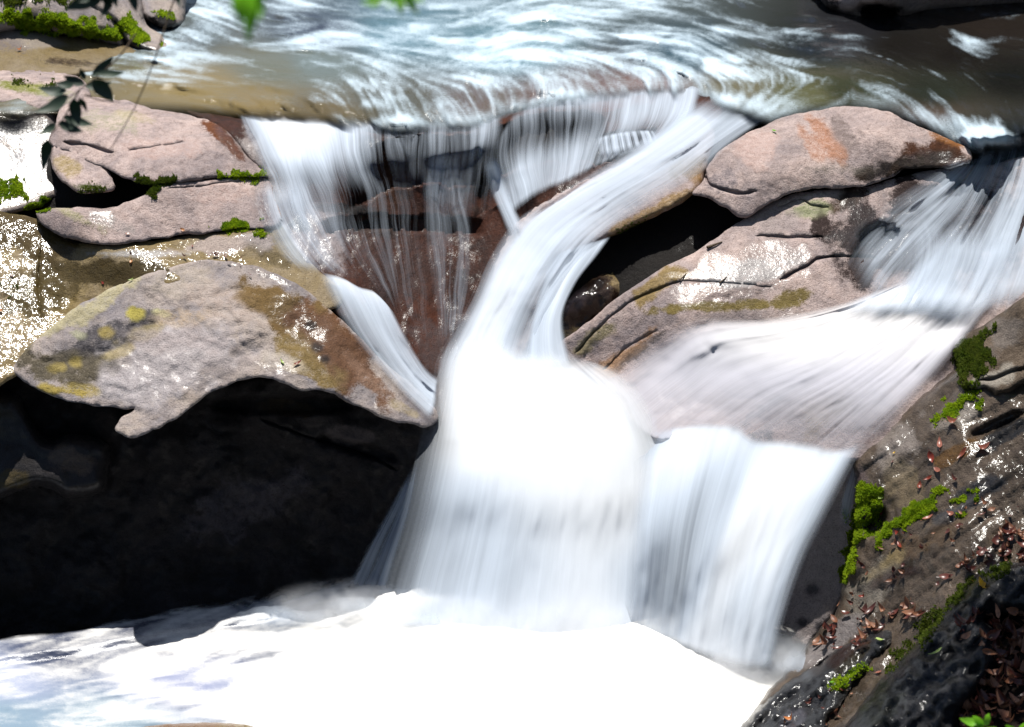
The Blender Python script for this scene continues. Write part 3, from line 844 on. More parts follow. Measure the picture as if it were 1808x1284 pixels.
r_ridge = patch('rock_wall', [(1505, 812), (1516, 850), (1512, 930), (1504, 1000), (1490, 1050), (1474, 1085), (1440, 1125), (1400, 1170), (1300, 1220), (1300, 1100), (1340, 1000), (1400, 880), (1450, 800)],
                TPS([(1505, 812, 10.32), (1512, 930, 10.12), (1490, 1050, 9.92), (1440, 1125, 9.8), (1400, 1170, 9.7), (1300, 1220, 9.6), (1300, 1100, 10.1), (1400, 880, 10.4), (1420, 1000, 10.1)]), M['grey'],
                'speckled grey granite face showing between the right curtain and the bank', 'rock wall', seed=23, amp=.015, roll=(8, .04), wet0=.15,
                tints=[(1430, 1010, 120, 200, 15, (.25, .22, .22), .9), (1430, 1040, 16, 12, 0, (.07, .07, .09), .8), (1418, 1100, 14, 12, 0, (.07, .07, .09), .8), (1445, 1105, 8, 16, 0, (.07, .07, .09), .8)])
darkc = TPS(zc((1480, 1290, .5), (1560, 1200, .7), (1650, 1100, .95), (1700, 1050, 1.1), (1760, 1000, 1.28), (1850, 990, 1.35), (1760, 1100, 1.15), (1720, 1200, .98), (1640, 1290, .85), (1620, 1200, .88), (1440, 1400, .3), (1700, 1400, .8), (1950, 1000, 1.4), (1950, 1400, 1.2)))
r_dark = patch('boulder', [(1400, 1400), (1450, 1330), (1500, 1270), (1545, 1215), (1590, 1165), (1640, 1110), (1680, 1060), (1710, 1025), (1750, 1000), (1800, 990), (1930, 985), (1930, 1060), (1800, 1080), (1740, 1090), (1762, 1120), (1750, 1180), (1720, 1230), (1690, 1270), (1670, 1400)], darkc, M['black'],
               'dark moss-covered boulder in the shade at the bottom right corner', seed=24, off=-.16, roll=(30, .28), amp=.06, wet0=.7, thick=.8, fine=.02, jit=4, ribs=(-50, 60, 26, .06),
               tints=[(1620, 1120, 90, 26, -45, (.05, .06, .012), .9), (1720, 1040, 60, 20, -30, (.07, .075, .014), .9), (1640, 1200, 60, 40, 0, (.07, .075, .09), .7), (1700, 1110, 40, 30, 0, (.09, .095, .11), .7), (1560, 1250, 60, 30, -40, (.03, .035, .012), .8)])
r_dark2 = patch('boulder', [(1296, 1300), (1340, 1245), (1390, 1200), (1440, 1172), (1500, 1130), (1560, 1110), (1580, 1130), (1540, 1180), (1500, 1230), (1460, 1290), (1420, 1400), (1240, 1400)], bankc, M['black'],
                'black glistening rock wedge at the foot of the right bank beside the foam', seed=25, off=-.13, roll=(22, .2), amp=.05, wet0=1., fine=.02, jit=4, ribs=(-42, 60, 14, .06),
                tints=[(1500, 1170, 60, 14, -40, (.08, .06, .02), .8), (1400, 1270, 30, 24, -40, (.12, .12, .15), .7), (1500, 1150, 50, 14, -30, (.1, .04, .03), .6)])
r_bot = patch('boulder', [(215, 1320), (240, 1290), (270, 1281), (320, 1277), (380, 1276), (430, 1280), (462, 1292), (490, 1330), (480, 1400), (230, 1400)],
              TPS(zc((240, 1290, .18), (340, 1276, .24), (450, 1290, .18), (220, 1400, .0), (480, 1400, .0), (340, 1340, .3))), M['olive'],
              'brown rock just breaking the foam at the bottom edge', seed=26, off=-.02, roll=(18, .1), wet0=.6, tints=[(340, 1290, 120, 30, 0, (.25, .16, .1), .9)])
# ---- floor of leaf mould above the dark boulder
r_mould = patch('ground', [(1640, 1400), (1690, 1280), (1735, 1220), (1760, 1165), (1765, 1110), (1800, 1080), (1960, 1060), (1960, 1400)], bankc, M['black'], None, None, seed=27, off=-.08, roll=(10, .05), amp=.03, kind='structure',
                tints=[(1800, 1200, 200, 200, 0, (.05, .028, .02), .9)])

# ---- moss
moss(r_top1, [(-60, 8), (40, 18), (110, 24), (170, 44), (212, 66), (200, 72), (130, 62), (60, 54), (20, 44), (-60, 40)], 4200, M['moss'], 1, .022, .05)
moss(r_top1, [(-60, -20), (120, -20), (130, 6), (60, 14), (-60, 8)], 1200, M['dmoss'], 2, .02, .03, label='thin dull green moss')
moss(r_top2, [(200, 26), (235, 40), (262, 58), (276, 72), (262, 84), (238, 74), (212, 52)], 1600, M['moss'], 3, .02, .04)
moss(r_top3, [(262, 12), (298, 16), (300, 28), (272, 26)], 350, M['moss'], 4, .02, .02)
moss(r_knob, [(20, 142), (80, 144), (100, 158), (40, 160)], 500, M['dmoss'], 5, .014, .012)
moss(r_slabB, [(235, 335), (245, 314), (290, 312), (315, 316), (300, 330), (268, 346)], 1500, M['dmoss'], 6, .014, .02)
moss(r_slabB, [(392, 312), (432, 298), (468, 301), (468, 315), (420, 318)], 1100, M['moss'], 7, .013, .016)
moss(r_slabB, [(380, 403), (410, 393), (432, 390), (442, 398), (484, 396), (486, 402), (430, 412)], 1500, M['moss'], 8, .013, .018)
moss(r_slabC, [(40, 372), (60, 354), (100, 350), (132, 360), (100, 370), (60, 376)], 1500, M['moss'], 9, .014, .02)
moss(r_white, [(-60, 318), (20, 316), (50, 335), (40, 352), (-60, 352)], 1800, M['moss'], 10, .016, .03)
moss(r_slabC, [(-60, 505), (20, 500), (32, 510), (-60, 518)], 400, M['dmoss'], 11, .013, .02)
moss(r_block, [(130, 330), (165, 326), (196, 334), (150, 342)], 250, M['dmoss'], 12, .012, .012)
moss(r_bank, [(1508, 870), (1540, 852), (1562, 870), (1556, 905), (1536, 935), (1512, 985), (1490, 1025), (1484, 1010), (1500, 950)], 4200, M['moss'], 13, .014, .024)
moss(r_bank, [(1556, 930), (1600, 898), (1640, 868), (1666, 872), (1650, 896), (1610, 922), (1570, 940), (1550, 962), (1546, 945)], 2800, M['moss'], 14, .013, .02)
moss(r_bank, [(1680, 888), (1710, 874), (1726, 884), (1700, 902)], 500, M['moss'], 15, .015, .02)
moss(r_bank, [(1650, 735), (1690, 700), (1720, 688), (1745, 700), (1740, 722), (1705, 712), (1670, 742)], 1200, M['moss'], 16, .013, .018)
moss(r_bank2, [(1690, 612), (1735, 574), (1752, 580), (1742, 610), (1756, 640), (1730, 660), (1700, 690), (1690, 660)], 2200, M['dmoss'], 17, .016, .02)
moss(r_dark, [(1560, 1190), (1620, 1110), (1680, 1050), (1740, 1002), (1800, 994), (1780, 1014), (1710, 1040), (1660, 1095), (1600, 1170)], 2600, M['dmoss'], 18, .014, .015)
moss(r_dark2, [(1470, 1215), (1500, 1186), (1528, 1180), (1500, 1210)], 500, M['moss'], 19, .012, .015)
moss(r_lipR, [(1090, 412), (1130, 396), (1160, 386), (1140, 402), (1100, 418)], 300, M['dmoss'], 20, .01, .01)

# ================================================================= water
WHITE = (.84, .86, .89)
M['silk'] = silk_mat('silken_water', 26., .4, 1.15, bump=.004)
M['slide'] = silk_mat('sliding_water', 44., .35, .5, bump=.003, fine=(.4, .3), col=(.70, .69, .70), thin=(.60, .60, .67))
M['veil'] = silk_mat('thin_veil_water', 30., .9, 1.8, bump=.006, fine=(.36, .2))
M['curtain'] = silk_mat('falling_curtain_water', 30., .22, .8, trans=.3, bump=.004, fine=(.32, .2))
M['stream'] = pool_mat('stream_water', .1, (.43, .525, .60), 1.05, .22, 1.12, .022, .3, .3)
M['plunge'] = pool_mat('plunge_foam', .2, (.6, .585, .56), 1., .2, 1.15, .008, 1., .9)


def cat1(P, n):
    """resample a polyline of any dimension by Catmull-Rom on chord length in the first two columns"""
    P = np.array(P, float)
    d = np.concatenate([[0], np.cumsum(np.linalg.norm(np.diff(P[:, :2], axis=0), axis=1))])
    t = np.linspace(0, d[-1], n)
    out = np.zeros((n, P.shape[1]))
    m = np.zeros_like(P)
    for i in range(len(P)):
        a, b = max(i - 1, 0), min(i + 1, len(P) - 1)
        m[i] = (P[b] - P[a]) / (d[b] - d[a])
    k = np.clip(np.searchsorted(d, t, side='right') - 1, 0, len(P) - 2)
    h = d[k + 1] - d[k]
    s = ((t - d[k]) / h)[:, None]
    h = h[:, None]
    return (2 * s ** 3 - 3 * s ** 2 + 1) * P[k] + (s ** 3 - 2 * s ** 2 + s) * h * m[k] + (-2 * s ** 3 + 3 * s ** 2) * P[k + 1] + (s ** 3 - s ** 2) * h * m[k + 1]


def loft(name, streams, mat, parent, off=.05, nu=None, nv=None, eu=(.12, .12), ev=(.06, .12), hug=True, wob=.02, seed=0, dz=0., grow=(0., 0.), wig=0.):
    """a sheet of moving water laid along its streamlines; each point is (px, py, Y or None, density)"""
    L = []
    for s in streams:
        L.append([(x, y, float(BED(np.array([x]), np.array([y]))[0]) - off if Y is None else Y, d) for x, y, Y, d in s])
    lens = [np.linalg.norm(np.diff(np.array(l)[:, :2], axis=0), axis=1).sum() for l in L]
    nv = nv or int(max(lens) / 6) + 4
    A = np.stack([cat1(l, nv) for l in L])              # streams x nv x 4
    A[0, :, :2] += (A[0, :, :2] - A[1, :, :2]) * grow[0]
    A[-1, :, :2] += (A[-1, :, :2] - A[-2, :, :2]) * grow[1]
    wid = np.linalg.norm(np.diff(A[:, :, :2], axis=0), axis=2).sum(0).max()
    nu = nu or int(wid / 5) + 6
    G = np.stack([cat1(A[:, j], nu) for j in range(nv)], 1)   # nu x nv x 4
    px, py, Y, de = G[..., 0], G[..., 1], G[..., 2], np.clip(G[..., 3], 0, 1.3)
    if wig:
        px = px + wig * fbm(np.stack([px / 45, py / 70, px * 0 + seed], -1), 3, seed)
    if hug:
        Yh = Y.copy()
        for i in range(nu):
            for j in range(nv):
                h = hit(px[i, j], py[i, j])
                if h is not None and Y[i, j] - .5 < h[0].y < Y[i, j] + off:
                    Yh[i, j] = h[0].y - off
        for it in range(4):
            Z = np.pad(Yh, 1, mode='edge')
            sm = (Z[:-2, 1:-1] + Z[2:, 1:-1] + Z[1:-1, :-2] + Z[1:-1, 2:] + 2 * Yh) / 6
            Yh = np.minimum(sm, Yh)
        Y = Yh
    u = np.linspace(0, 1, nu)[:, None] + 0 * px
    v = np.linspace(0, 1, nv)[None, :] + 0 * px
    wm = wid / FPX * 12
    lm = max(lens) / FPX * 12
    P0 = np.stack([u * wm * 6, v * lm * 1.5, np.full_like(u, seed * 1.7)], -1)
    Y = Y - wob * 2 * fbm(P0, 3, seed) - wob * .6 * fbm(P0 * np.array([4, 1, 1]), 2, seed + 2)
    P = pts(px, py, Y)
    P[..., 2] += dz
    e = sstep(u / eu[0] if eu[0] else u * 0 + 1) * sstep((1 - u) / eu[1] if eu[1] else u * 0 + 1)
    e = e * sstep(v / ev[0] if ev[0] else v * 0 + 1) * sstep((1 - v) / ev[1] if ev[1] else v * 0 + 1)
    F = [(i * nv + j, i * nv + j + 1, (i + 1) * nv + j + 1, (i + 1) * nv + j) for i in range(nu - 1) for j in range(nv - 1)]
    fl = np.stack([u * wm + seed * 3.7, v * lm, np.full_like(u, seed)], -1)
    return mk(name, P.reshape(-1, 3), F, mat, parent, attrs={'dens': ('FLOAT', de), 'edge': ('FLOAT', e), 'flow': ('FLOAT_VECTOR', fl.reshape(-1, 3))})


N = None
# ---- the main fall: slanting chute, white dome, curtain
fall = empty('waterfall', tuple(pts(920, 1100, 9.95)), 'main white waterfall sliding down a slanting chute and over a rounded dome into foam', 'waterfall')
loft('chute', [
    [(1236, 168, N, .4), (1150, 236, N, .55), (1060, 298, N, .6), (985, 345, N, .7), (915, 390, N, .8), (868, 460, N, .8), (838, 530, N, .85), (806, 590, N, .8), (782, 640, N, .9), (778, 700, N, 1.1), (786, 780, N, 1.1)],
    [(1262, 170, N, .8), (1190, 232, N, .85), (1095, 297, N, .86), (1010, 345, N, .86), (945, 400, N, .86), (900, 470, N, .92), (868, 540, N, .95), (836, 610, N, 1.), (820, 700, N, 1.1), (818, 780, N, 1.2)],
    [(1290, 176, N, .7), (1220, 240, N, .8), (1130, 300, N, .8), (1050, 350, N, .75), (985, 410, N, .8), (940, 480, N, .86), (905, 550, N, .9), (882, 610, N, .9), (868, 690, N, 1.1), (860, 780, N, 1.2)],
    [(1330, 180, N, .6), (1262, 238, N, .6), (1180, 300, N, .55), (1100, 350, N, .5), (1030, 410, N, .62), (980, 480, N, .5), (945, 550, N, .36), (925, 610, N, .5), (915, 690, N, 1.1), (910, 780, N, 1.2)],
    [(1420, 186, N, .55), (1345, 216, N, .55), (1285, 256, N, .5), (1228, 310, N, .3), (1140, 365, N, .16), (1060, 420, N, .3), (1005, 490, N, .5), (975, 560, N, .6), (965, 630, N, .8), (965, 700, N, 1.1), (965, 780, N, 1.2)],
], M['silk'], fall, off=.07, grow=(.3, .1), eu=(.24, .16), ev=(.08, .01), wob=.03, seed=1)
loft('spill', [
    [(985, 436, 11.85, .7), (962, 480, 11.7, .8), (945, 540, 11.5, .7), (932, 600, 11.3, .7), (925, 660, 11.1, .8)],
    [(1025, 432, 11.82, .9), (1000, 470, 11.66, .95), (982, 525, 11.45, .9), (965, 585, 11.25, .8), (960, 660, 11.0, .9)],
    [(1055, 424, 11.8, .85), (1030, 460, 11.6, .75), (1002, 510, 11.4, .7), (985, 570, 11.2, .8), (990, 660, 10.9, .9)],
    [(1080, 416, 11.78, .8), (1056, 450, 11.56, .55), (1018, 500, 11.36, .35), (995, 560, 11.15, .7), (1015, 660, 10.85, .9)],
], M['silk'], fall, grow=(.2, .1), eu=(.25, .16), ev=(.03, .1), hug=False, seed=2, wob=.015)
loft('curtain', [
    [(800, 585, 11.41, 0.80), (768, 660, 11.09, 0.95), (746, 740, 10.65, 1.00), (722, 840, 10.28, 0.85), (698, 940, 10.07, 0.54), (676, 1010, 9.92, 0.45), (655, 1100, 9.72, 0.95)],
    [(835, 590, 11.27, 1.00), (800, 670, 10.91, 1.20), (785, 760, 10.45, 1.15), (768, 860, 10.10, 0.85), (752, 950, 9.93, 0.72), (738, 1020, 9.78, 0.67), (725, 1110, 9.58, 0.95)],
    [(890, 600, 11.15, 1.10), (872, 680, 10.78, 1.30), (860, 770, 10.32, 1.25), (850, 860, 10.02, 0.90), (842, 950, 9.85, 0.78), (836, 1020, 9.70, 0.76), (830, 1120, 9.47, 0.95)],
    [(950, 615, 11.01, 1.10), (950, 690, 10.64, 1.30), (948, 780, 10.20, 1.30), (945, 870, 9.92, 1.03), (942, 960, 9.75, 0.92), (940, 1030, 9.60, 0.90), (938, 1130, 9.37, 1.00)],
    [(1000, 618, 11.02, 1.10), (1030, 690, 10.66, 1.30), (1042, 780, 10.22, 1.30), (1048, 870, 9.94, 1.12), (1050, 960, 9.77, 1.03), (1050, 1030, 9.62, 0.99), (1050, 1130, 9.39, 1.10)],
    [(1020, 628, 10.92, 0.90), (1084, 666, 10.64, 1.25), (1122, 750, 10.28, 1.30), (1136, 850, 10.02, 1.2), (1142, 950, 9.86, 0.96), (1146, 1030, 9.72, 0.76), (1150, 1140, 9.47, 0.95)],
    [(1040, 632, 11.1, 0.80), (1126, 672, 10.95, 1.10), (1182, 756, 10.42, 1.20), (1202, 850, 10.14, 1.12), (1200, 950, 9.98, 0.9), (1204, 1030, 9.9, 0.67), (1206, 1140, 9.62, 0.80)],
], M['curtain'], fall, grow=(.25, .35), eu=(.24, .24), ev=(.1, .03), hug=False, wob=.008, seed=3)
loft('side_spray', [
    [(722, 830, 10.36, .2), (690, 890, 10.3, .3), (650, 960, 10.26, .35), (605, 1045, 10.24, .35)],
    [(730, 820, 10.34, .4), (708, 890, 10.28, .5), (676, 960, 10.24, .42), (640, 1050, 10.22, .42)],
    [(742, 800, 10.32, .5), (728, 890, 10.26, .6), (704, 970, 10.2, .55), (680, 1060, 10.18, .5)],
], M['veil'], fall, eu=(.2, .2), ev=(.2, .1), hug=False, seed=4, wob=.02)

# ---- veils over the red wall
veil = empty('waterfall', tuple(pts(720, 640, 11.3)), 'thin lacy veils of water running down the dark red wall left of the chute', 'waterfall')
loft('veil', [
    [(408, 176, N, 0.15), (436, 250, N, 0.27), (462, 310, N, 0.13), (490, 380, N, 0.11), (530, 440, N, 0.11), (600, 480, N, 0.06)],
    [(450, 176, N, 0.95), (490, 270, N, 0.90), (520, 335, N, 0.51), (552, 400, N, 0.21), (590, 455, N, 0.11), (640, 510, N, 0.05)],
    [(520, 182, N, 1.04), (545, 270, N, 0.95), (572, 335, N, 0.19), (600, 400, N, 0.13), (640, 465, N, 0.06), (690, 540, N, 0.03)],
    [(590, 188, N, 1.00), (605, 265, N, 0.74), (622, 330, N, 0.13), (646, 400, N, 0.06), (680, 480, N, 0.05), (720, 570, N, 0.03)],
    [(660, 196, N, 0.76), (668, 262, N, 0.22), (680, 330, N, 0.09), (700, 400, N, 0.06), (722, 490, N, 0.05), (745, 590, N, 0.05)],
    [(720, 200, N, 0.24), (726, 262, N, 0.08), (734, 330, N, 0.07), (744, 400, N, 0.05), (756, 500, N, 0.05), (768, 600, N, 0.06)],
], M['veil'], veil, wig=9., off=.035, eu=(.1, .1), ev=(.09, .2), seed=5)
loft('veil', [
    [(700, 196, N, 0.23), (702, 252, N, 0.11), (704, 280, N, 0.02), (706, 330, N, 0.00)],
    [(770, 188, N, 0.43), (772, 252, N, 0.22), (764, 300, N, 0.19), (752, 380, N, 0.06)],
    [(820, 184, N, 0.31), (822, 246, N, 0.22), (806, 300, N, 0.22), (800, 390, N, 0.09)],
    [(852, 182, N, 0.51), (852, 236, N, 0.49), (846, 290, N, 0.11), (836, 390, N, 0.06)],
    [(880, 170, N, 0.27), (886, 230, N, 0.09), (884, 280, N, 0.04), (870, 380, N, 0.04)],
], M['veil'], veil, wig=8., off=.04, eu=(.1, .1), ev=(.1, .3), seed=6)
loft('veil', [
    [(752, 262, N, 0.11), (748, 330, N, 0.15), (750, 420, N, 0.11), (762, 520, N, 0.11), (775, 620, N, 0.13)],
    [(785, 262, N, 0.35), (790, 320, N, 0.24), (800, 390, N, 0.13), (810, 480, N, 0.09), (800, 600, N, 0.13)],
    [(815, 270, N, 0.19), (826, 330, N, 0.19), (838, 400, N, 0.11), (840, 480, N, 0.11), (815, 590, N, 0.15)],
], M['veil'], veil, wig=8., off=.05, eu=(.25, .25), ev=(.1, .1), seed=7)
loft('veil', [
    [(876, 250, N, .1), (872, 300, N, .3), (876, 345, N, .4), (886, 390, N, .5)],
    [(912, 198, N, .4), (910, 240, N, .12), (908, 275, N, .2), (908, 320, N, .55), (912, 372, N, .6)],
    [(962, 170, N, .7), (958, 206, N, .2), (952, 246, N, .15), (944, 290, N, .6), (936, 352, N, .6)],
    [(1036, 160, N, 1.), (1034, 192, N, .4), (1030, 222, N, .15), (1022, 268, N, .6), (1006, 322, N, .6)],
    [(1110, 148, N, .6), (1100, 196, N, .5), (1080, 240, N, .25), (1050, 300, N, .3)],
    [(1180, 144, N, .6), (1170, 200, N, .62), (1140, 240, N, .15), (1100, 276, N, .3)],
    [(1240, 146, N, .75), (1226, 196, N, .75), (1200, 232, N, .6), (1160, 256, N, .4)],
], M['veil'], veil, wig=8., off=.04, eu=(.1, .05), ev=(.1, .1), seed=8)
loft('veil', [
    [(846, 280, N, 0.24), (860, 330, N, 0.30), (884, 385, N, 0.36), (900, 430, N, 0.30)],
    [(868, 276, N, 0.65), (882, 325, N, 0.68), (900, 375, N, 0.68), (915, 420, N, 0.61)],
    [(886, 284, N, 0.24), (898, 330, N, 0.36), (912, 370, N, 0.61), (930, 400, N, 0.36)],
], M['silk'], veil, off=.07, eu=(.3, .3), ev=(.15, .2), seed=9)
loft('fringe', [
    [(1044, 246, N, .5), (1044, 262, N, .45), (1046, 280, N, .6)],
    [(1078, 236, N, .6), (1080, 252, N, .45), (1084, 276, N, .6)],
    [(1120, 230, N, .6), (1124, 244, N, .45), (1130, 264, N, .6)],
    [(1160, 230, N, .6), (1166, 240, N, .45), (1172, 256, N, .6)],
], silk_mat('dripping_fringe', 30., .2, 3.4, fine=(.8, .1)), veil, off=.06, eu=(.2, .2), ev=(.1, .4), seed=10)
loft('ledge_fall', [
    [(560, 484, N, .5), (590, 540, N, .42), (630, 600, N, .4), (690, 670, N, .45), (762, 745, N, .6)],
    [(575, 482, N, .9), (612, 530, N, .62), (655, 590, N, .5), (710, 660, N, .55), (768, 730, N, .7)],
    [(605, 490, N, 1.), (642, 540, N, .82), (680, 600, N, .7), (725, 660, N, .7), (770, 720, N, .8)],
    [(634, 506, N, .9), (664, 550, N, .75), (700, 610, N, .6), (740, 660, N, .6), (772, 700, N, .8)],
    [(660, 514, N, 1.), (684, 560, N, .7), (712, 610, N, .5), (745, 650, N, .5), (774, 680, N, .7)],
    [(690, 545, N, .6), (708, 580, N, .4), (730, 620, N, .3), (752, 650, N, .3), (776, 670, N, .5)],
], M['silk'], veil, off=.06, grow=(.2, .2), eu=(.22, .16), ev=(.03, .05), seed=11)
loft('veil', [
    [(440, 320, N, .4), (452, 380, N, .4), (480, 440, N, .4), (520, 480, N, .3)],
    [(480, 310, N, .55), (500, 380, N, .4), (540, 440, N, .35), (580, 490, N, .3)],
    [(540, 320, N, .6), (560, 390, N, .5), (600, 450, N, .3), (640, 500, N, .2)],
], M['veil'], veil, off=.03, eu=(.3, .3), ev=(.2, .2), seed=12)

# ---- right: the sheet sliding over the slab, then the right curtain
slide = empty('waterfall', tuple(pts(1250, 1120, 9.8)), 'wide sheet of water sliding over the right slab, then dropping beside the bank', 'waterfall')
loft('sliding_sheet', [
    [(1606, 492, N, 0.92), (1490, 536, N, 1.07), (1350, 562, N, 1.02), (1220, 566, N, 0.87), (1130, 614, N, 0.42), (1046, 668, N, 0.24)],
    [(1656, 490, N, 1.10), (1530, 552, N, 1.10), (1380, 596, N, 1.10), (1250, 616, N, 0.92), (1160, 660, N, 0.72), (1100, 704, N, 0.50)],
    [(1696, 496, N, 1.10), (1560, 580, N, 1.10), (1420, 640, N, 0.94), (1300, 680, N, 0.74), (1200, 730, N, 0.52), (1140, 784, N, 0.50)],
    [(1724, 502, N, 1.07), (1600, 600, N, 1.00), (1480, 680, N, 0.74), (1380, 730, N, 0.45), (1290, 770, N, 0.36), (1250, 788, N, 0.40)],
    [(1745, 502, N, 1.07), (1640, 610, N, 0.97), (1540, 690, N, 0.72), (1440, 760, N, 0.30), (1390, 800, N, 0.22), (1370, 810, N, 0.30)],
    [(1772, 506, N, 0.92), (1690, 610, N, 0.87), (1620, 690, N, 0.72), (1540, 770, N, 0.42), (1500, 808, N, 0.35), (1494, 818, N, 0.30)],
], M['slide'], slide, off=.035, grow=(.15, .2), eu=(.14, .12), ev=(.1, .001), seed=13, wob=.008)
loft('curtain', [
    [(1150, 762, 10.30, .0), (1140, 780, 10.26, .3), (1130, 830, 10.02, 1.), (1116, 920, 9.78, .9), (1108, 1010, 9.65, .8), (1100, 1120, 9.52, .9)],
    [(1200, 750, 10.27, 1.), (1190, 770, 10.22, 1.), (1166, 840, 9.98, .95), (1146, 930, 9.72, .75), (1130, 1020, 9.60, .62), (1120, 1130, 9.48, .8)],
    [(1250, 746, 10.25, 1.), (1240, 766, 10.20, 1.), (1204, 845, 9.94, .95), (1180, 935, 9.69, .66), (1160, 1020, 9.56, .5), (1146, 1135, 9.43, .7)],
    [(1300, 748, 10.22, 1.), (1290, 768, 10.18, 1.), (1248, 850, 9.89, .75), (1222, 940, 9.66, .55), (1196, 1030, 9.50, .5), (1176, 1140, 9.38, .7)],
    [(1335, 772, 10.17, .9), (1325, 792, 10.12, .9), (1290, 860, 9.85, .75), (1262, 950, 9.59, .8), (1230, 1040, 9.46, .8), (1204, 1150, 9.32, 1.)],
    [(1380, 774, 10.14, 1.), (1370, 794, 10.10, 1.), (1330, 870, 9.79, 1.1), (1296, 960, 9.55, 1.1), (1264, 1050, 9.40, 1.), (1240, 1165, 9.24, 1.)],
    [(1430, 780, 10.11, 1.), (1420, 800, 10.07, 1.), (1376, 880, 9.77, 1.1), (1340, 970, 9.54, 1.0), (1310, 1060, 9.34, .9), (1285, 1178, 9.17, 1.)],
    [(1480, 790, 10.09, .95), (1470, 810, 10.04, .95), (1420, 890, 9.75, .95), (1380, 980, 9.51, .95), (1348, 1070, 9.32, .9), (1325, 1185, 9.13, .9)],
    [(1522, 780, 10.08, .6), (1512, 800, 10.03, .6), (1462, 895, 9.77, .55), (1418, 985, 9.53, .5), (1385, 1080, 9.31, .6), (1362, 1185, 9.13, .7)],
], M['curtain'], slide, grow=(.4, .25), eu=(.14, .12), ev=(.04, .06), hug=False, wob=.008, seed=14)
loft('edge_spray', [
    [(1512, 802, 10.26, .3), (1486, 870, 10.14, .3), (1474, 920, 10.08, .22)],
    [(1517, 808, 10.26, .4), (1500, 870, 10.14, .45), (1490, 940, 10.06, .3)],
    [(1520, 818, 10.26, .2), (1512, 880, 10.14, .25), (1504, 950, 10.06, .15)],
], M['veil'], slide, eu=(.3, .3), ev=(.1, .4), hug=False, seed=15, wob=.01)

# ---- far right cascade, tumbling round the boulder
casc = empty('waterfall', tuple(pts(1690, 510, 11.4)), 'tumbling cascade of misty strands behind the bank at the right edge', 'waterfall')
loft('strand', [
    [(1690, 272, N, 0.40), (1620, 312, N, 0.36), (1560, 350, N, 0.32), (1500, 400, N, 0.24), (1470, 440, N, 0.12)],
    [(1700, 276, N, 0.60), (1640, 330, N, 0.56), (1590, 380, N, 0.44), (1540, 430, N, 0.24), (1500, 470, N, 0.12)],
    [(1712, 278, N, 0.64), (1664, 345, N, 0.56), (1620, 410, N, 0.48), (1580, 470, N, 0.40), (1536, 546, N, 0.40)],
    [(1722, 276, N, 0.56), (1690, 350, N, 0.40), (1655, 420, N, 0.32), (1620, 480, N, 0.40), (1586, 556, N, 0.64)],
    [(1735, 266, N, 0.48), (1716, 350, N, 0.28), (1696, 420, N, 0.32), (1670, 480, N, 0.44), (1636, 556, N, 0.72)],
    [(1752, 256, N, 0.40), (1748, 340, N, 0.40), (1732, 410, N, 0.52), (1712, 470, N, 0.56), (1681, 556, N, 0.72)],
    [(1775, 248, N, 0.32), (1778, 330, N, 0.48), (1768, 400, N, 0.60), (1745, 470, N, 0.48), (1721, 556, N, 0.72)],
    [(1802, 242, N, 0.28), (1812, 330, N, 0.56), (1800, 400, N, 0.64), (1782, 460, N, 0.60), (1751, 556, N, 0.64)],
    [(1840, 236, N, 0.24), (1852, 330, N, 0.48), (1842, 400, N, 0.56), (1830, 460, N, 0.56), (1806, 556, N, 0.64)],
    [(1890, 236, N, 0.24), (1900, 330, N, 0.48), (1890, 400, N, 0.56), (1880, 460, N, 0.56), (1856, 556, N, 0.64)],
], silk_mat('tumbling_water', 16., 1.0, 2.3, bump=.008), casc, off=.05, eu=(.15, .02), ev=(.08, .2), wob=.04, seed=16)
loft('strand', [
    [(1560, 420, N, 0.08), (1580, 450, N, 0.24), (1570, 500, N, 0.40), (1526, 556, N, 0.48)],
    [(1640, 380, N, 0.40), (1640, 430, N, 0.40), (1625, 490, N, 0.48), (1586, 556, N, 0.64)],
    [(1760, 400, N, 0.48), (1740, 440, N, 0.48), (1720, 490, N, 0.40), (1686, 556, N, 0.64)],
    [(1830, 380, N, 0.48), (1815, 440, N, 0.56), (1790, 490, N, 0.40), (1756, 556, N, 0.56)],
], M['silk'], casc, off=.09, eu=(.3, .2), ev=(.35, .25), wob=.03, seed=17)
loft('gathering_sheet', [
    [(1480, 530, N, .3), (1440, 560, N, .4)],
    [(1570, 505, N, .9), (1500, 560, N, .9)],
    [(1660, 498, N, 1.), (1590, 560, N, .9)],
    [(1740, 510, N, 1.), (1670, 570, N, .8)],
    [(1800, 516, N, .9), (1720, 580, N, .6)],
], M['silk'], casc, off=.07, eu=(.4, .3), ev=(.5, .5), wob=.02, seed=18)


# ---------------------------------------------------------------- pools: streak fields by line integral convolution
def idw(C, x, y, pw=3.2):
    C = np.array(C, float)
    q = np.stack([x.ravel(), y.ravel()], -1)
    sc = np.array([1., 2.2])
    w_ = 1 / (((q[:, None] - C[None, :, :2]) * sc) ** 2).sum(-1).__add__(120.) ** (pw / 2)
    return ((w_ @ C[:, 2:]) / w_.sum(1)[:, None]).reshape(x.shape + (C.shape[1] - 2,))


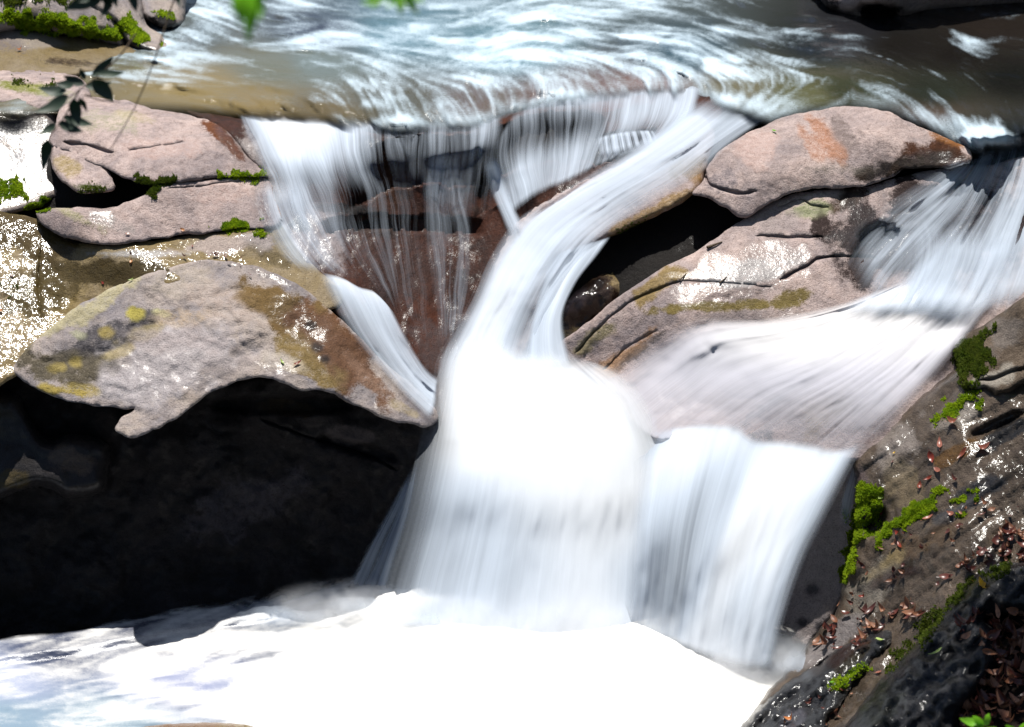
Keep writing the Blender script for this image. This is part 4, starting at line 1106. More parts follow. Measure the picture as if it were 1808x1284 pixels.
def lic(vx, vy, n, seed, blur=0):
    h, w_ = vx.shape
    rs = np.random.RandomState(seed)
    N0 = rs.rand(h, w_)
    l = np.hypot(vx, vy) + 1e-9
    vx, vy = vx / l, vy / l
    acc = N0.copy(); cnt = 1.
    yy, xx = np.meshgrid(np.arange(h), np.arange(w_), indexing='ij')
    for sg in (1, -1):
        X, Y = xx.astype(float), yy.astype(float)
        for k in range(n):
            i, j = np.clip(Y.round().astype(int), 0, h - 1), np.clip(X.round().astype(int), 0, w_ - 1)
            X = X + sg * vx[i, j]; Y = Y + sg * vy[i, j]
            i, j = np.clip(Y.round().astype(int), 0, h - 1), np.clip(X.round().astype(int), 0, w_ - 1)
            wt = 1 - k / n
            acc += N0[i, j] * wt; cnt += wt
    A = acc / cnt
    for _ in range(blur):
        Z = np.pad(A, 1, mode='edge')
        A = (Z[:-2, 1:-1] + Z[2:, 1:-1] + Z[1:-1, :-2] + Z[1:-1, 2:] + 4 * A) / 8
    A = (A - A.mean()) / A.std()
    return A


def pool(name, X, Y, zfun, flow, dens, tint, edge, mat, seed, amp=.02, n=26, calm=lambda x, y: 1.):
    """X, Y: pixel grids; the sheet lies at world height zfun"""
    f = idw(flow, X, Y)
    dx = np.gradient(X, axis=1); dy = np.gradient(Y, axis=0)
    tur = np.stack([X / 90, Y / 36, X * 0 + seed], -1)
    ang = .38 * fbm(tur, 3, seed)
    fx, fy = f[..., 0], f[..., 1]
    fx, fy = fx * np.cos(ang) - fy * np.sin(ang) * 2, fx * np.sin(ang) * .5 + fy * np.cos(ang)
    A = lic(fx / dx, fy / dy, 13, seed, 1)
    Bc = lic(fx / dx, fy / dy, 22, seed + 1, 6)
    big = fbm(np.stack([X / 110 + .35 * Bc, Y / 20 + .2 * Bc, X * 0 + 5.], -1), 4, seed)
    patchy = fbm(np.stack([X / 60 + .3 * Bc, Y / 17 + .3 * Bc, X * 0 + 11.], -1), 4, seed + 4)
    L = np.clip(.5 + (.09 * A + .11 * Bc + .26 * big + .3 * patchy) * calm(X, Y), 0, 1)
    D = idw(dens, X, Y)[..., 0]
    T = idw(tint, X, Y)
    Z = zfun(X, Y) + amp * (big * 1.2 + .3 * Bc + .03 * A)
    P = pts(X, Y, Yz(Y, Z))
    m = X.shape[1]
    F = [(i * m + j, i * m + j + 1, (i + 1) * m + j + 1, (i + 1) * m + j) for i in range(X.shape[0] - 1) for j in range(m - 1)]
    o = mk(name, P.reshape(-1, 3), F, mat, attrs={
        'lic': ('FLOAT', L), 'dens': ('FLOAT', D), 'edge': ('FLOAT', edge(X, Y)), 'Tint': ('FLOAT_COLOR', np.concatenate([T, np.ones(X.shape + (1,))], -1).reshape(-1, 4)),
        'flow': ('FLOAT_VECTOR', np.stack([X / 240 + Bc * .02, Y / 100, X * 0], -1).reshape(-1, 3))})
    o['kind'] = 'structure'
    return o


lipx = [-420, 200, 330, 420, 520, 600, 700, 780, 850, 900, 980, 1060, 1140, 1220, 1290, 1360, 1430, 1500, 1570, 1640, 1700, 1740, 1790, 1850, 2200]
lipy = [260, 205, 208, 216, 224, 232, 240, 236, 234, 214, 192, 184, 176, 178, 205, 225, 210, 203, 210, 236, 268, 284, 276, 270, 270]


def lip(x):
    return np.interp(x, lipx, lipy)


t = np.linspace(0, 1, 110)[:, None]
xs = np.arange(-400, 2200, 3.2)[None, :]
PX = xs + 0 * t
PY = -200 * (1 - t) + lip(xs) * t


def zpool(X, Y):
    z = np.full(X.shape, 3.03)
    dl = lip(X) - Y
    zb = CZ - slope(Y) * (BED(X, Y) - .02)
    w_ = sstep(1 - dl / 60) * (1 - sstep((X - 1290) / 60) * (1 - sstep((X - 1640) / 60)))
    z = z * (1 - w_) + np.minimum(zb, z + .05) * w_                  # draws down over the lip
    r = ((X - 1736) / 34) ** 2 + ((Y - 240) / 26) ** 2
    z += .06 * np.exp(-r)
    return z


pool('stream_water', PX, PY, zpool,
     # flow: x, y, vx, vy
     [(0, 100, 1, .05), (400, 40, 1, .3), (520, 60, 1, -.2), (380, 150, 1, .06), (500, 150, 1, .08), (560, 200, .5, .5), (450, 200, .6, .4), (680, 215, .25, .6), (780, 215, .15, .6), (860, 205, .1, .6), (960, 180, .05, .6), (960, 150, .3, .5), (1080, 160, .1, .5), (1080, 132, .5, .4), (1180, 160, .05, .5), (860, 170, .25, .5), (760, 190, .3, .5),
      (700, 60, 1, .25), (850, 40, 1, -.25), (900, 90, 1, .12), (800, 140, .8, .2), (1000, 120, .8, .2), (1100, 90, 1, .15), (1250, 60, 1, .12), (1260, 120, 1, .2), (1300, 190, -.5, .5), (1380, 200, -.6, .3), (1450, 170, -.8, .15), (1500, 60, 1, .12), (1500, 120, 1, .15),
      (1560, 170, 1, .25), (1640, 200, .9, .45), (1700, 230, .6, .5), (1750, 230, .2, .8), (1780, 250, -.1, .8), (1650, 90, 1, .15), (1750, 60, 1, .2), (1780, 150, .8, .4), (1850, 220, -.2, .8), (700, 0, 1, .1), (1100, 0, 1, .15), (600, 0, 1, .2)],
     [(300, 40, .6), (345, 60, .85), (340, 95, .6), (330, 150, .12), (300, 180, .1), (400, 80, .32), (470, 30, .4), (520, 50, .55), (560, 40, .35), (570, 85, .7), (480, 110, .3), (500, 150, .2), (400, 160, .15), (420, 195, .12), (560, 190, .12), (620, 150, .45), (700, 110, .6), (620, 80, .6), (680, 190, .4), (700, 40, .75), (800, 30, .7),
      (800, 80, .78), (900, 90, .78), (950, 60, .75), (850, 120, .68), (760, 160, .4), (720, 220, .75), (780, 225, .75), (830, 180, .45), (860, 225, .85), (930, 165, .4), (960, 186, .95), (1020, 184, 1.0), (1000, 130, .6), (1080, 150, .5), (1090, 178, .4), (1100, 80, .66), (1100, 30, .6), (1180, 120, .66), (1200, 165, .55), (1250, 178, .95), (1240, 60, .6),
      (1250, 110, .6), (1300, 150, .45), (1320, 190, .62), (1380, 195, .6), (1350, 60, .34), (1380, 110, .4), (1420, 160, .3), (1460, 60, .15), (1480, 110, .12), (1500, 175, .35), (1560, 60, .05), (1560, 180, .5), (1600, 110, .04), (1620, 205, .55), (1650, 60, .06), (1660, 150, .06), (1700, 70, .35), (1680, 225, .6), (1735, 238, 1.3), (1740, 180, .1), (1760, 110, .06), (1770, 60, .2),  # densest foam on the hump and lip paints their bright highlights
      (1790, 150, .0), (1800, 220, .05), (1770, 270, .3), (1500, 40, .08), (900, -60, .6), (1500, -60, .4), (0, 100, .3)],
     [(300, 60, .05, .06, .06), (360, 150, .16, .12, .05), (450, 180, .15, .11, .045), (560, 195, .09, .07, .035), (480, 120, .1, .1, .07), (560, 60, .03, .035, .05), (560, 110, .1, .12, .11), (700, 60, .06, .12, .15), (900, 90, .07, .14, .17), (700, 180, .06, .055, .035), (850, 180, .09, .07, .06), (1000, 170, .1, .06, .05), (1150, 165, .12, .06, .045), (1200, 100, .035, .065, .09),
      (1300, 160, .1, .09, .055), (1420, 170, .07, .07, .035), (1500, 160, .022, .025, .013), (1450, 80, .01, .013, .018), (1500, 50, .012, .012, .014), (1600, 80, .007, .006, .005), (1700, 100, .006, .005, .004), (1750, 50, .012, .009, .007), (1790, 140, .003, .003, .003), (1650, 160, .012, .014, .01), (1640, 215, .06, .04, .03), (1700, 225, .03, .03, .025), (1780, 240, .01, .012, .014), (1000, -80, .1, .14, .15)],  # near-black tints paint shade and forest reflection at upper right
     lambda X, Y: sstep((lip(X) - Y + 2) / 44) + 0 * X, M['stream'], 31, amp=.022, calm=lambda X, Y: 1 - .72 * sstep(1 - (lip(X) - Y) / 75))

# plunge pool
bx = [-420, 0, 150, 300, 450, 560, 640, 720, 900, 1100, 1200, 1300, 1380, 1440, 1500, 1700]
by = [1200, 1142, 1122, 1092, 1068, 1044, 1030, 1040, 1060, 1064, 1068, 1090, 1120, 1140, 1160, 1200]
t = np.linspace(0, 1, 96)[:, None]
xs = np.arange(-400, 1640, 4.)[None, :]
PX = xs + 0 * t
PY = (np.interp(xs, bx, by) - 16) * (1 - t) + 1440 * t


def zplunge(X, Y):
    b = np.interp(X, bx, by)
    z = .02 + .30 * np.exp(-((X - 980) / 330) ** 4) * np.exp(-(np.maximum(Y - b - 40, 0) / 190) ** 2)
    z += .06 * np.exp(-((X - 1360) / 70) ** 2) * np.exp(-((Y - 1160) / 30) ** 2)
    z += .05 * np.exp(-((Y - b - 14) / 16) ** 2) * (X < 700)
    return z


pool('plunge_pool_water', PX, PY, zplunge,
     [(900, 1150, -.6, 1.), (700, 1120, -1., .3), (500, 1110, -1, .2), (300, 1140, -1, .22), (150, 1150, -1, .2), (0, 1160, -1, .16), (100, 1220, -1, .15), (300, 1220, -1, -.05), (400, 1200, -1, .25), (100, 1270, -1, -.2), (300, 1270, -1, .1), (1200, 1150, .4, 1.), (1400, 1170, .6, .8), (1100, 1284, .3, 1), (600, 1250, -1, .3)],
     [(0, 1150, .5), (40, 1180, .6), (120, 1150, .6), (200, 1120, .55), (250, 1150, .85), (300, 1110, .6), (400, 1090, .62), (350, 1140, .9), (480, 1080, .75), (450, 1130, 1.05), (560, 1060, .75), (560, 1110, 1.15), (640, 1050, .85), (640, 1090, 1.3), (120, 1200, .5), (240, 1200, .7), (340, 1205, .35), (380, 1192, .35), (60, 1230, .4), (150, 1240, .65), (220, 1250, .8), (30, 1270, .3), (120, 1275, .55), (230, 1275, .6), (320, 1265, .75),
      (330, 1240, .95), (420, 1250, 1.1), (460, 1200, 1.2), (560, 1180, 1.5), (800, 1100, 1.5), (800, 1250, 1.6), (1100, 1110, 1.5), (1300, 1180, 1.5), (1420, 1150, .8), (1400, 1180, 1.0), (1200, 1284, 1.6), (-200, 1200, .6)],
     [(0, 1200, .24, .27, .37), (300, 1210, .22, .24, .34), (200, 1270, .17, .23, .28), (0, 1270, .16, .22, .28), (600, 1060, .15, .2, .28), (300, 1110, .04, .045, .07), (100, 1150, .05, .06, .1), (1420, 1150, .25, .32, .4), (900, 1200, .7, .7, .7)],
     lambda X, Y: sstep((Y - np.interp(X, bx, by) + 16) / np.interp(X, [0, 400, 640, 800], [10, 20, 44, 44])) + 0 * X, M['plunge'], 41, amp=.006)
# spray thrown up where the fall lands
M['spray'] = silk_mat('thrown_spray', 6., 4., 1.3, trans=.4, bump=.01)
for i, (x, y, wd, ht, Y, d) in enumerate([(650, 1062, 170, 60, 10.02, .4), (740, 1084, 150, 50, 9.66, .4), (1190, 1100, 120, 60, 9.56, .4), (1405, 1168, 130, 70, 9.24, .45), (520, 1078, 220, 40, 10.0, .35)]):
    loft('spray', [[(x - wd / 2, y - ht * .3, Y + .26, .1), (x - wd / 2 - 6, y, Y, d * .7), (x - wd / 2, y + 30, Y - .16, d)],
                   [(x - wd / 6, y - ht * .7, Y + .32, .1), (x - wd / 5, y - ht * .1, Y, d), (x - wd / 5, y + 34, Y - .18, d)],
                   [(x + wd / 6, y - ht * .6, Y + .32, .1), (x + wd / 5, y - ht * .1, Y, d), (x + wd / 5, y + 34, Y - .18, d)],
                   [(x + wd / 2, y - ht * .3, Y + .26, .1), (x + wd / 2 + 6, y, Y, d * .7), (x + wd / 2, y + 30, Y - .16, d)]],
         M['spray'], fall if i != 3 else slide, eu=(.45, .45), ev=(.7, .4), hug=False, wob=.03, seed=20 + i)


def mist(name, c, r, dens, parent, seed):
    """drifting spray where the water lands: a soft cloud with an uneven density"""
    bm = bmesh.new()
    bmesh.ops.create_icosphere(bm, subdivisions=3, radius=1.)
    V = [tuple(Vector((v.co.x * r[0], v.co.y * r[1], v.co.z * r[2])) + Vector(c)) for v in bm.verts]
    F = [tuple(v.index for v in f.verts) for f in bm.faces]
    bm.free()
    b = NB(name + '_air')
    co = b.n('TexCoord').outputs['Object']
    off = Vector(c) - Vector(parent.location)
    mp = b.n('Mapping'); mp.vector_type = 'POINT'
    b.set(mp.inputs[0], co)
    mp.inputs['Location'].default_value = tuple(-off[i] / r[i] for i in range(3))
    mp.inputs['Scale'].default_value = tuple(1 / r[i] for i in range(3))
    ln = b.n('VectorMath', operation='LENGTH'); b.set(ln.inputs[0], mp.outputs[0])
    fall_ = b.maprange(ln.outputs['Value'], .25, 1., 1, 0, True)
    nz = b.maprange(b.noise(co, 4.5, 3, .6, .6), .36, .66)
    v = b.n('VolumePrincipled')
    v.inputs['Color'].default_value = (.97, .98, 1., 1)
    b.set(v.inputs['Density'], b.math('MULTIPLY', b.math('MULTIPLY', fall_, nz), dens))
    b.t.links.new(v.outputs[0], b.out.inputs[1])
    return mk(name, V, F, b.m, parent)


mist('mist', tuple(pts(900, 1100, 9.5)), (1.5, .3, .24), 3.5, fall, 1)
mist('mist', tuple(pts(1330, 1165, 9.25)), (.55, .3, .26), 7., slide, 2)
mist('mist', tuple(pts(600, 1070, 9.95)), (.6, .3, .2), 4., fall, 3)

# ================================================================= leaves, litter, branches
M['leaf_brown'] = leaf_mat('dead_brown_leaf', (.16, .06, .03), (.27, .13, .075), .2, .5)
M['leaf_wet'] = leaf_mat('wet_red_leaf', (.06, .018, .014), (.11, .03, .02), .1, .35)
M['leaf_red'] = leaf_mat('red_leaf', (.22, .03, .018), (.2, .05, .025), .3, .35)
M['leaf_orange'] = leaf_mat('orange_leaf', (.55, .2, .06), (.6, .3, .14), .3, .4)
M['leaf_pink'] = leaf_mat('faded_pink_leaf', (.34, .13, .09), (.28, .1, .07), .3, .35)
M['leaf_yellow'] = leaf_mat('yellow_leaf', (.6, .38, .03), (.55, .3, .04), .4, .4)
M['leaf_green'] = leaf_mat('green_leaf', (.16, .42, .02), (.2, .5, .03), .5, .45)
M['leaf_lime'] = leaf_mat('pale_green_leaf', (.42, .55, .16), (.36, .5, .14), .4, .4)
M['leaf_shade'] = leaf_mat('shaded_green_leaf', (.012, .03, .016), (.018, .04, .02), .08, .6)  # shade put into the colour: darker copy of the green leaf
M['twig'] = rock_mat('twig_bark', (.07, .05, .035), (.1, .075, .05), dry=.8)


def leaf_geo(ln, wd, curl, fold, seed, n=7):
    rs = np.random.RandomState(seed)
    V, F = [], []
    for i in range(n):
        s = i / (n - 1)
        w_ = wd * .5 * (math.sin(math.pi * min(1, s ** .8)) ** .9) * (1 - .25 * s) + .0006
        jag = 1 + .12 * (rs.rand() - .5)
        z = curl * ln * (s - .45) ** 2 * 2
        y = (s - .5) * ln
        tw = .12 * (rs.rand() - .5) * ln
        for k, c in enumerate((-1, -.5, 0, .5, 1)):
            V.append((c * w_ * jag, y, z + fold * abs(c) * w_ + tw * c * .15))
        if i:
            b_ = len(V) - 10
            F += [(b_ + k, b_ + k + 1, b_ + k + 6, b_ + k + 5) for k in range(4)]
    # stalk
    i0 = len(V)
    V += [(-.0012, -.5 * ln, z * 0), (.0012, -.5 * ln, 0), (.0012, -.68 * ln, .004), (-.0012, -.68 * ln, .004)]
    F.append((i0, i0 + 1, i0 + 2, i0 + 3))
    return V, F


LEAF = {}


def leaf_mesh(kind, i):
    """ready-made leaf blades, shared between copies"""
    if (kind, i) not in LEAF:
        sh = {'long': (.1, .034, .35, .35), 'oval': (.085, .05, .5, .3), 'curled': (.085, .045, 1.5, .9), 'flat': (.08, .042, .12, .1)}[kind]
        V, F = leaf_geo(*sh, 100 + i)
        me = bpy.data.meshes.new('leaf')
        me.from_pydata(V, [], F)
        me.polygons.foreach_set('use_smooth', [True] * len(me.polygons))
        me.update()
        LEAF[(kind, i)] = me
    return LEAF[(kind, i)]


def mesh_with(kind, i, mat):
    key = (kind, i, mat)
    if key not in LEAF:
        me = leaf_mesh(kind, i).copy()
        me.materials.append(M[mat])
        LEAF[key] = me
    return LEAF[key]


def drop_leaf(px, py, mat, size, rng, label=None, cat='leaf', group=None, kind=None, tilt=.25, lift=.006, ang=None, name='fallen_leaf'):
    h = hit(px, py)
    if h is None:
        return None
    o = bpy.data.objects.new(name, mesh_with(kind or rng.choice(['oval', 'curled', 'flat', 'long']), rng.randrange(3), mat))
    n = (h[1] * .8 + Vector((rng.uniform(-1, 1), rng.uniform(-1, 1), rng.uniform(-.3, 1))) * tilt + Vector((0, 0, .3))).normalized()
    a = rng.uniform(0, 6.283) if ang is None else ang
    q = n.to_track_quat('Z', 'Y')
    o.rotation_mode = 'QUATERNION'
    from mathutils import Quaternion
    o.rotation_quaternion = q @ Quaternion((0, 0, 1), a)
    s = size / .085
    o.scale = (s, s * rng.uniform(.85, 1.2), s)
    o.location = h[0] + h[1] * lift * (1 + rng.random())
    COL.objects.link(o)
    return tag(o, label, cat, group)


rng = random.Random(5)
for px, py, mat, size, label, kd in [
    (35, 90, 'leaf_orange', .06, 'orange fallen leaf on the wet slope under the mossy boulder', 'curled'),
    (323, 406, 'leaf_orange', .055, 'pale orange leaf lying on the mossy crack between two pink slabs', 'oval'),
    (225, 414, 'leaf_pink', .05, 'faded pink leaf on the edge of the lower slab crack', 'flat'),
    (340, 436, 'leaf_red', .035, 'small rust coloured leaf scrap beside the olive puddle', 'long'),
    (526, 643, 'leaf_red', .075, 'narrow red leaf on the golden flank of the big overhanging boulder', 'long'),
    (497, 640, 'leaf_lime', .06, 'slim pale green leaf beside the narrow red one on the big boulder', 'long'),
    (182, 500, 'leaf_red', .05, 'dark red leaf stuck on the wet shelf above the big boulder', 'flat'),
    (20, 488, 'leaf_wet', .05, 'dark brown leaf on the glaring wet shelf at the left edge', 'flat'),
    (232, 462, 'leaf_orange', .05, 'pale tan leaf floating at the rim of the olive puddle', 'oval'),
    (232, 496, 'leaf_lime', .05, 'whitish green leaf at the lower rim of the olive puddle', 'long'),
    (0, 550, 'leaf_orange', .06, 'orange leaf half outside the left edge of the picture', 'oval'),
    (1683, 748, 'leaf_pink', .12, 'large curled salmon leaf on the upper right bank', 'curled'),
    (1660, 786, 'leaf_pink', .12, 'long pink leaf below the salmon one on the bank', 'long'),
    (1733, 795, 'leaf_pink', .13, 'curled pink leaf on the right end of the rusty streak', 'curled'),
    (1700, 801, 'leaf_red', .10, 'narrow red leaf on the rusty streak of the bank', 'long'),
    (1645, 808, 'leaf_red', .10, 'red leaf at the lower end of the rusty streak', 'oval'),
    (1658, 832, 'leaf_pink', .11, 'light salmon leaf beneath the rusty streak', 'long'),
    (1640, 845, 'leaf_red', .08, 'crimson leaf touching the light salmon leaf', 'long'),
    (1624, 858, 'leaf_red', .07, 'small red leaf above the bright moss cushions', 'oval'),
    (1688, 850, 'leaf_wet', .07, 'dark curled leaf on the wet bank right of the moss', 'curled'),
    (1576, 817, 'leaf_wet', .035, 'tiny dark round leaf on the pale part of the bank', 'oval'),
    (1580, 801, 'leaf_yellow', .035, 'tiny yellow leaf on the pale part of the bank', 'oval'),
    (1555, 876, 'leaf_lime', .09, 'round pale green leaf resting on the bright moss cushion', 'oval'),
    (1561, 905, 'leaf_red', .08, 'red leaf in the gap between the two moss cushions', 'oval'),
    (1586, 942, 'leaf_red', .07, 'brick red leaf below the moss cushions', 'oval'),
    (1590, 965, 'leaf_red', .08, 'bright red leaf on the brown slope under the moss', 'long'),
    (1640, 915, 'leaf_pink', .09, 'pinkish leaf on the slope right of the lower moss', 'long'),
    (1680, 908, 'leaf_pink', .08, 'pale pink leaf on the dark slope by the small moss tuft', 'oval'),
    (1675, 942, 'leaf_wet', .08, 'dark wet leaf halfway down the shaded slope', 'oval'),
    (1732, 1036, 'leaf_yellow', .13, 'crumpled yellow leaf on the crest of the dark mossy boulder', 'curled'),
    (1528, 1055, 'leaf_red', .07, 'small red leaf on the grey ribbed slope', 'curled'),
    (1467, 1106, 'leaf_red', .05, 'tiny red leaf on the grey ridge beside the foam', 'flat'),
    (1512, 1136, 'leaf_pink', .10, 'salmon leaf among the dark litter in the cleft', 'curled'),
    (1556, 1132, 'leaf_lime', .09, 'silvery green leaf lying in the dark cleft', 'long'),
    (1615, 1084, 'leaf_brown', .13, 'large brown leaf at the top of the leafy cleft', 'curled'),
    (1470, 1208, 'leaf_green', .05, 'small bright green leaf on the black wedge', 'oval'),
    (1398, 1273, 'leaf_orange', .09, 'orange red leaf on the black wedge near the bottom edge', 'curled'),
    (1655, 1155, 'leaf_lime', .10, 'whitish torn leaf on the dark mossy boulder', 'long'),
    (1553, 1188, 'leaf_pink', .06, 'pale scrap of leaf on the dark boulder by the cleft', 'flat'),
]:
    drop_leaf(px, py, mat, size * .8, rng, label, kind=kd)


def scatter(poly, n, mats, size, label, group, tilt=.5, lift=.012):
    B = catmull(poly, 8, True)
    x0, y0 = B.min(0); x1, y1 = B.max(0)
    k = 0
    while k < n:
        x, y = rng.uniform(x0, x1), rng.uniform(y0, y1)
        if not inpoly(np.array([x]), np.array([y]), B)[0]:
            continue
        k += 1
        drop_leaf(x, y, rng.choice(mats), size * rng.uniform(.4, 1.45), rng, label, 'leaf', group, tilt=tilt, lift=lift, kind=rng.choice(['oval', 'curled', 'curled', 'long']))


scatter([(1690, 1110), (1740, 1085), (1810, 1075), (1830, 1290), (1680, 1290), (1715, 1230), (1752, 1180)], 170, ['leaf_brown', 'leaf_brown', 'leaf_wet', 'leaf_wet'], .085,
        'brown dead leaf in the litter heap at the bottom right', 'dead leaves of the bottom right litter heap', .8, .03)
scatter([(1440, 1130), (1500, 1085), (1560, 1070), (1625, 1060), (1630, 1090), (1570, 1100), (1530, 1150), (1480, 1160)], 46, ['leaf_wet', 'leaf_wet', 'leaf_wet', 'leaf_brown'], .07,
        'wet dark red leaf packed in the cleft of the bank', 'wet leaves in the cleft of the bank', .45)
scatter([(1700, 985), (1760, 940), (1820, 925), (1820, 985), (1750, 995), (1690, 1020), (1640, 1060)], 46, ['leaf_wet', 'leaf_wet', 'leaf_brown'], .07,
        'dark maroon leaf in the drift above the mossy boulder', 'leaf drift above the dark boulder', .45)
scatter([(1480, 1050), (1560, 960), (1700, 900), (1790, 880), (1800, 920), (1680, 960), (1600, 1020), (1520, 1080)], 34, ['leaf_wet', 'leaf_wet', 'leaf_brown'], .045,
        'small wet leaf scrap on the ribbed slope of the bank', 'leaf scraps on the ribbed slope', .3)
scatter([(1390, 1280), (1440, 1230), (1500, 1190), (1540, 1200), (1480, 1260), (1420, 1300)], 16, ['leaf_wet', 'leaf_wet', 'leaf_brown'], .045,
        'little dead leaf stuck to the black rock wedge', 'dead leaves on the black wedge', .3)
scatter([(300, 450), (420, 448), (480, 470), (470, 500), (380, 470), (200, 455)], 12, ['leaf_wet'], .03,
        'tiny dark leaf fragment along the olive puddle', 'leaf fragments by the puddle', .2)


def tube(path, r0, r1, V, F, k=6):
    P = catmull(path, .05) if len(path) > 2 else np.array(path, float)
    i0 = len(V)
    for i, p in enumerate(P):
        d = Vector(P[min(i + 1, len(P) - 1)]) - Vector(P[max(i - 1, 0)])
        q = d.to_track_quat('Z', 'Y')
        r = r0 + (r1 - r0) * i / (len(P) - 1)
        for a in range(k):
            V.append(tuple(Vector(p) + q @ Vector((r * math.cos(6.283 * a / k), r * math.sin(6.283 * a / k), 0))))
        if i:
            b_ = i0 + (i - 1) * k
            F += [(b_ + a, b_ + (a + 1) % k, b_ + k + (a + 1) % k, b_ + k + a) for a in range(k)]


# bits of bark and twigs on the pale slab
for px, py, ln, label in [(1262, 437, .12, 'dark sliver of bark on the pale slab below the black hollow'), (1206, 494, .05, 'short dark twig at the crack of the pale slab'), (1277, 500, .06, 'thin dark twig standing out on the glaring slab')]:
    h = hit(px, py)
    V, F = [], []
    c = h[0] + h[1] * .008
    tube([tuple(c + Vector((-ln / 2, -.02, 0))), tuple(c + Vector((0, .01, .012))), tuple(c + Vector((ln / 2, .05, .02)))], .012 if ln > .1 else .006, .004, V, F)
    tag(mk('twig', V, F, M['twig']), label, 'twig')


def W(px, py, Y):
    return Vector(pts(px, py, Y))


def branch(label, cat, stems, leaves, mat, name='leafy_branch', rad=.004):
    """a hanging branch: stems are pixel paths at a distance, leaves are (base px, tip px, distance, width ratio)"""
    root = empty(name, tuple(W(*stems[0][0][0][:2], stems[0][1])), label, cat)
    for path, Y in stems:
        V, F = [], []
        tube([tuple(W(x, y, Y + dy)) for x, y, dy in path], rad, rad * .5, V, F)
        mk('stem', V, F, M['twig'], root)
    for i, (bx_, by_, tx, ty, Y, wr) in enumerate(leaves):
        a, b_ = W(bx_, by_, Y), W(tx, ty, Y - .03 + .06 * rng.random())
        ln = (b_ - a).length
        lv, lf = leaf_geo(1, wr, .35, .3, 300 + i, 9)
        yv = (b_ - a).normalized()
        fz = (CAMP - a).normalized() + Vector((rng.uniform(-.6, .6), 0, rng.uniform(.1, .9)))
        xv = yv.cross(fz).normalized()
        zv = xv.cross(yv)
        LV = [tuple(a + (b_ - a) * .5 + xv * v[0] * ln + yv * v[1] * ln + zv * v[2] * ln) for v in lv]
        mk('leaf', LV, lf, M[mat], root)
    return root


branch('green leaf spray, shaded dark in its colour, hanging in front of the pink slabs at the left', 'branch',
       [([(330, -60, .2), (300, 20, .1), (275, 100, 0), (238, 190, 0), (196, 262, 0)], 6.6), ([(240, 60, .2), (205, 106, .1), (160, 145, 0), (125, 170, 0), (96, 190, 0)], 6.6), ([(150, 168, 0), (180, 178, 0), (212, 181, 0)], 6.6),
        ([(140, 160, 0), (112, 210, 0), (84, 245, 0)], 6.6)],
       [(165, 140, 203, 178, 6.5, .62), (172, 132, 223, 131, 6.6, .34), (150, 155, 200, 150, 6.7, .4), (128, 172, 138, 220, 6.5, .5), (125, 172, 68, 203, 6.6, .42), (140, 170, 155, 195, 6.5, .4), (165, 135, 205, 100, 6.9, .35), (150, 150, 110, 135, 6.9, .45),
        (120, 165, 70, 160, 6.9, .5), (112, 208, 168, 224, 6.6, .35), (104, 218, 150, 236, 6.6, .4), (100, 220, 70, 240, 6.6, .5), (86, 242, 76, 298, 6.5, .36), (112, 175, 84, 190, 6.8, .5), (135, 150, 100, 150, 6.9, .5), (150, 140, 140, 120, 7., .5)], 'leaf_shade')
branch('dark leaves poking in from the top edge over the mossy boulders', 'branch', [([(330, -90, 0), (250, -30, 0), (190, -12, 0), (150, -2, 0)], 6.4), ([(220, -22, 0), (260, -8, 0)], 6.4)],
       [(190, -14, 120, 16, 6.4, .4), (200, -10, 183, 30, 6.4, .4), (230, -18, 243, 22, 6.4, .5), (178, -18, 150, -2, 6.4, .4), (200, -12, 205, 14, 6.4, .5), (168, -8, 140, 6, 6.4, .4), (180, -10, 195, 10, 6.4, .6), (300, -40, 318, 14, 6.5, .3)], 'leaf_shade')
branch('blurred bright green leaf cluster hanging at the top left over the pool', 'branch', [([(520, -120, 0), (470, -50, 0), (440, -10, 0)], 3.6)],
       [(440, -20, 420, 40, 3.6, .5), (450, -15, 436, 72, 3.6, .3), (455, -20, 462, 36, 3.6, .4), (430, -20, 412, 20, 3.55, .5), (445, -20, 448, 58, 3.55, .35)], 'leaf_green', rad=.003)
branch('bright green leaf sprig dipping from the top edge near the middle', 'branch', [([(760, -120, 0), (720, -50, 0), (700, -12, 0), (670, -4, 0)], 4.0)],
       [(690, -12, 636, 10, 4.0, .4), (680, -10, 660, 14, 4.0, .5), (700, -14, 684, 18, 4.0, .4), (705, -16, 708, 24, 4.0, .5), (715, -14, 738, 32, 4.0, .35), (712, -16, 728, 14, 4.0, .5), (720, -20, 748, 8, 4.0, .4), (700, -14, 716, 12, 3.95, .5)], 'leaf_green', rad=.003)
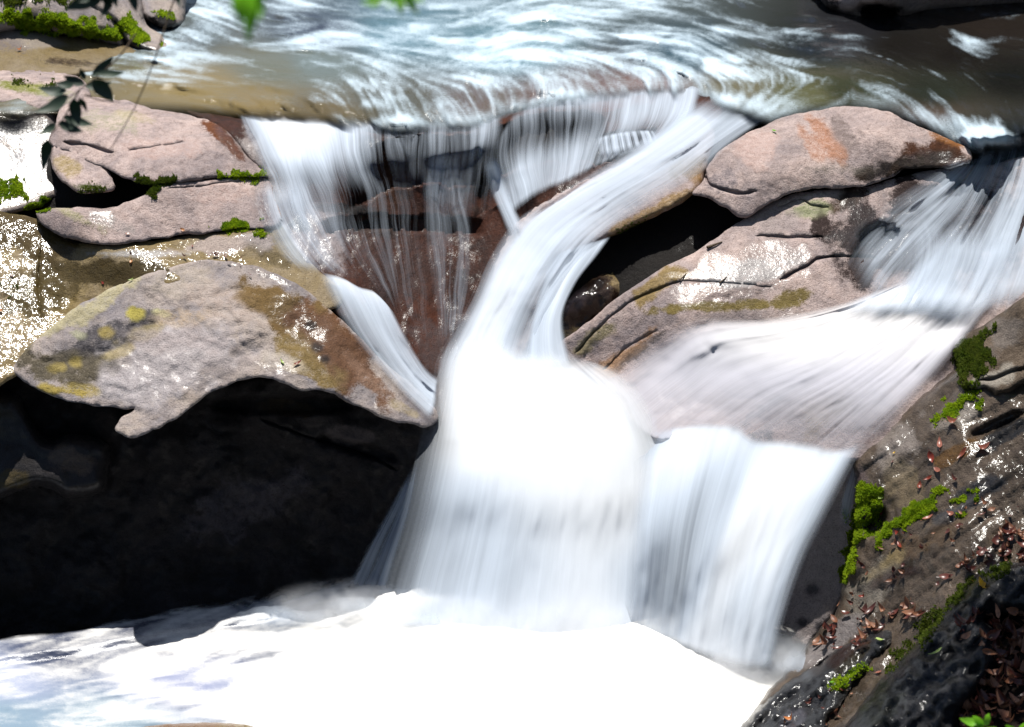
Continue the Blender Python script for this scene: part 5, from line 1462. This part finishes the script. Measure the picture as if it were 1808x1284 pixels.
branch('small green plant with pointed leaves at the bottom right corner', 'plant', [([(1740, 1330, 0), (1735, 1290, 0), (1738, 1265, 0)], 6.3), ([(1800, 1340, 0), (1798, 1295, 0)], 6.3)],
       [(1738, 1280, 1690, 1272, 6.3, .4), (1736, 1282, 1715, 1258, 6.3, .4), (1740, 1280, 1745, 1256, 6.3, .5), (1738, 1290, 1760, 1285, 6.3, .4), (1798, 1298, 1770, 1278, 6.3, .4), (1798, 1298, 1806, 1270, 6.3, .4), (1798, 1300, 1830, 1280, 6.3, .4)], 'leaf_green', 'plant')
# a few green scraps on the boulder
for px, py, label in [(1368, 234, 'tiny green sprig growing on the pink rounded boulder'), (1500, 186, 'small yellow green leaf at the top rim of the rounded boulder')]:
    drop_leaf(px, py, 'leaf_green', .05, rng, label, tilt=.6, lift=.01)


# ---- the tree that leans over the right bank, its crown above the frame
def overhanging_tree():
    root = empty('tree', (5.3, 9.4, 1.5), 'broadleaf tree rooted above the right bank, its crown leaning over the litter', 'tree')
    V, F = [], []
    tube([(5.3, 9.4, .8), (3.95, 9.5, 3.), (4.5, 9.6, 5.), (3.8, 9.7, 6.3), (3.1, 9.6, 7.1)], .2, .06, V, F, 10)
    mk('trunk', V, F, M['twig'], root)
    V, F = [], []
    ends = []
    for k in range(12):
        a, s = rng.uniform(0, 6.28), rng.uniform(.3, 1)
        p = Vector((4.5, 9.6, 5.)).lerp(Vector((3.1, 9.6, 7.1)), s)
        e = p + Vector((math.cos(a) * 1.0 - .3, math.sin(a) * .9 - .1, rng.uniform(.1, .7)))
        tube([tuple(p), tuple((p + e) / 2 + Vector((0, 0, .1))), tuple(e)], .03, .008, V, F)
        ends.append((p, e))
    mk('limb', V, F, M['twig'], root)
    V, F = [], []
    for k in range(2600):
        p, e = rng.choice(ends)
        c = p.lerp(e, rng.uniform(.2, 1.1)) + Vector((rng.gauss(0, .2), rng.gauss(0, .2), rng.gauss(0, .14)))
        if (CZ - c.z) / c.y > .19 and c.x < 4.1:
            continue
        n = Vector((rng.uniform(-.6, .6), rng.uniform(-.6, .6), 1)).normalized()
        q = n.to_track_quat('Z', 'Y')
        a = rng.uniform(0, 6.28)
        u = q @ Vector((math.cos(a), math.sin(a), 0)); v = n.cross(u)
        i0 = len(V)
        s = rng.uniform(.05, .09)
        V += [tuple(c - u * s), tuple(c + v * s * .45), tuple(c + u * s), tuple(c - v * s * .45)]
        F.append((i0, i0 + 1, i0 + 2, i0 + 3))
    mk('crown', V, F, M['leaf_green'], root, smooth=False)


overhanging_tree()
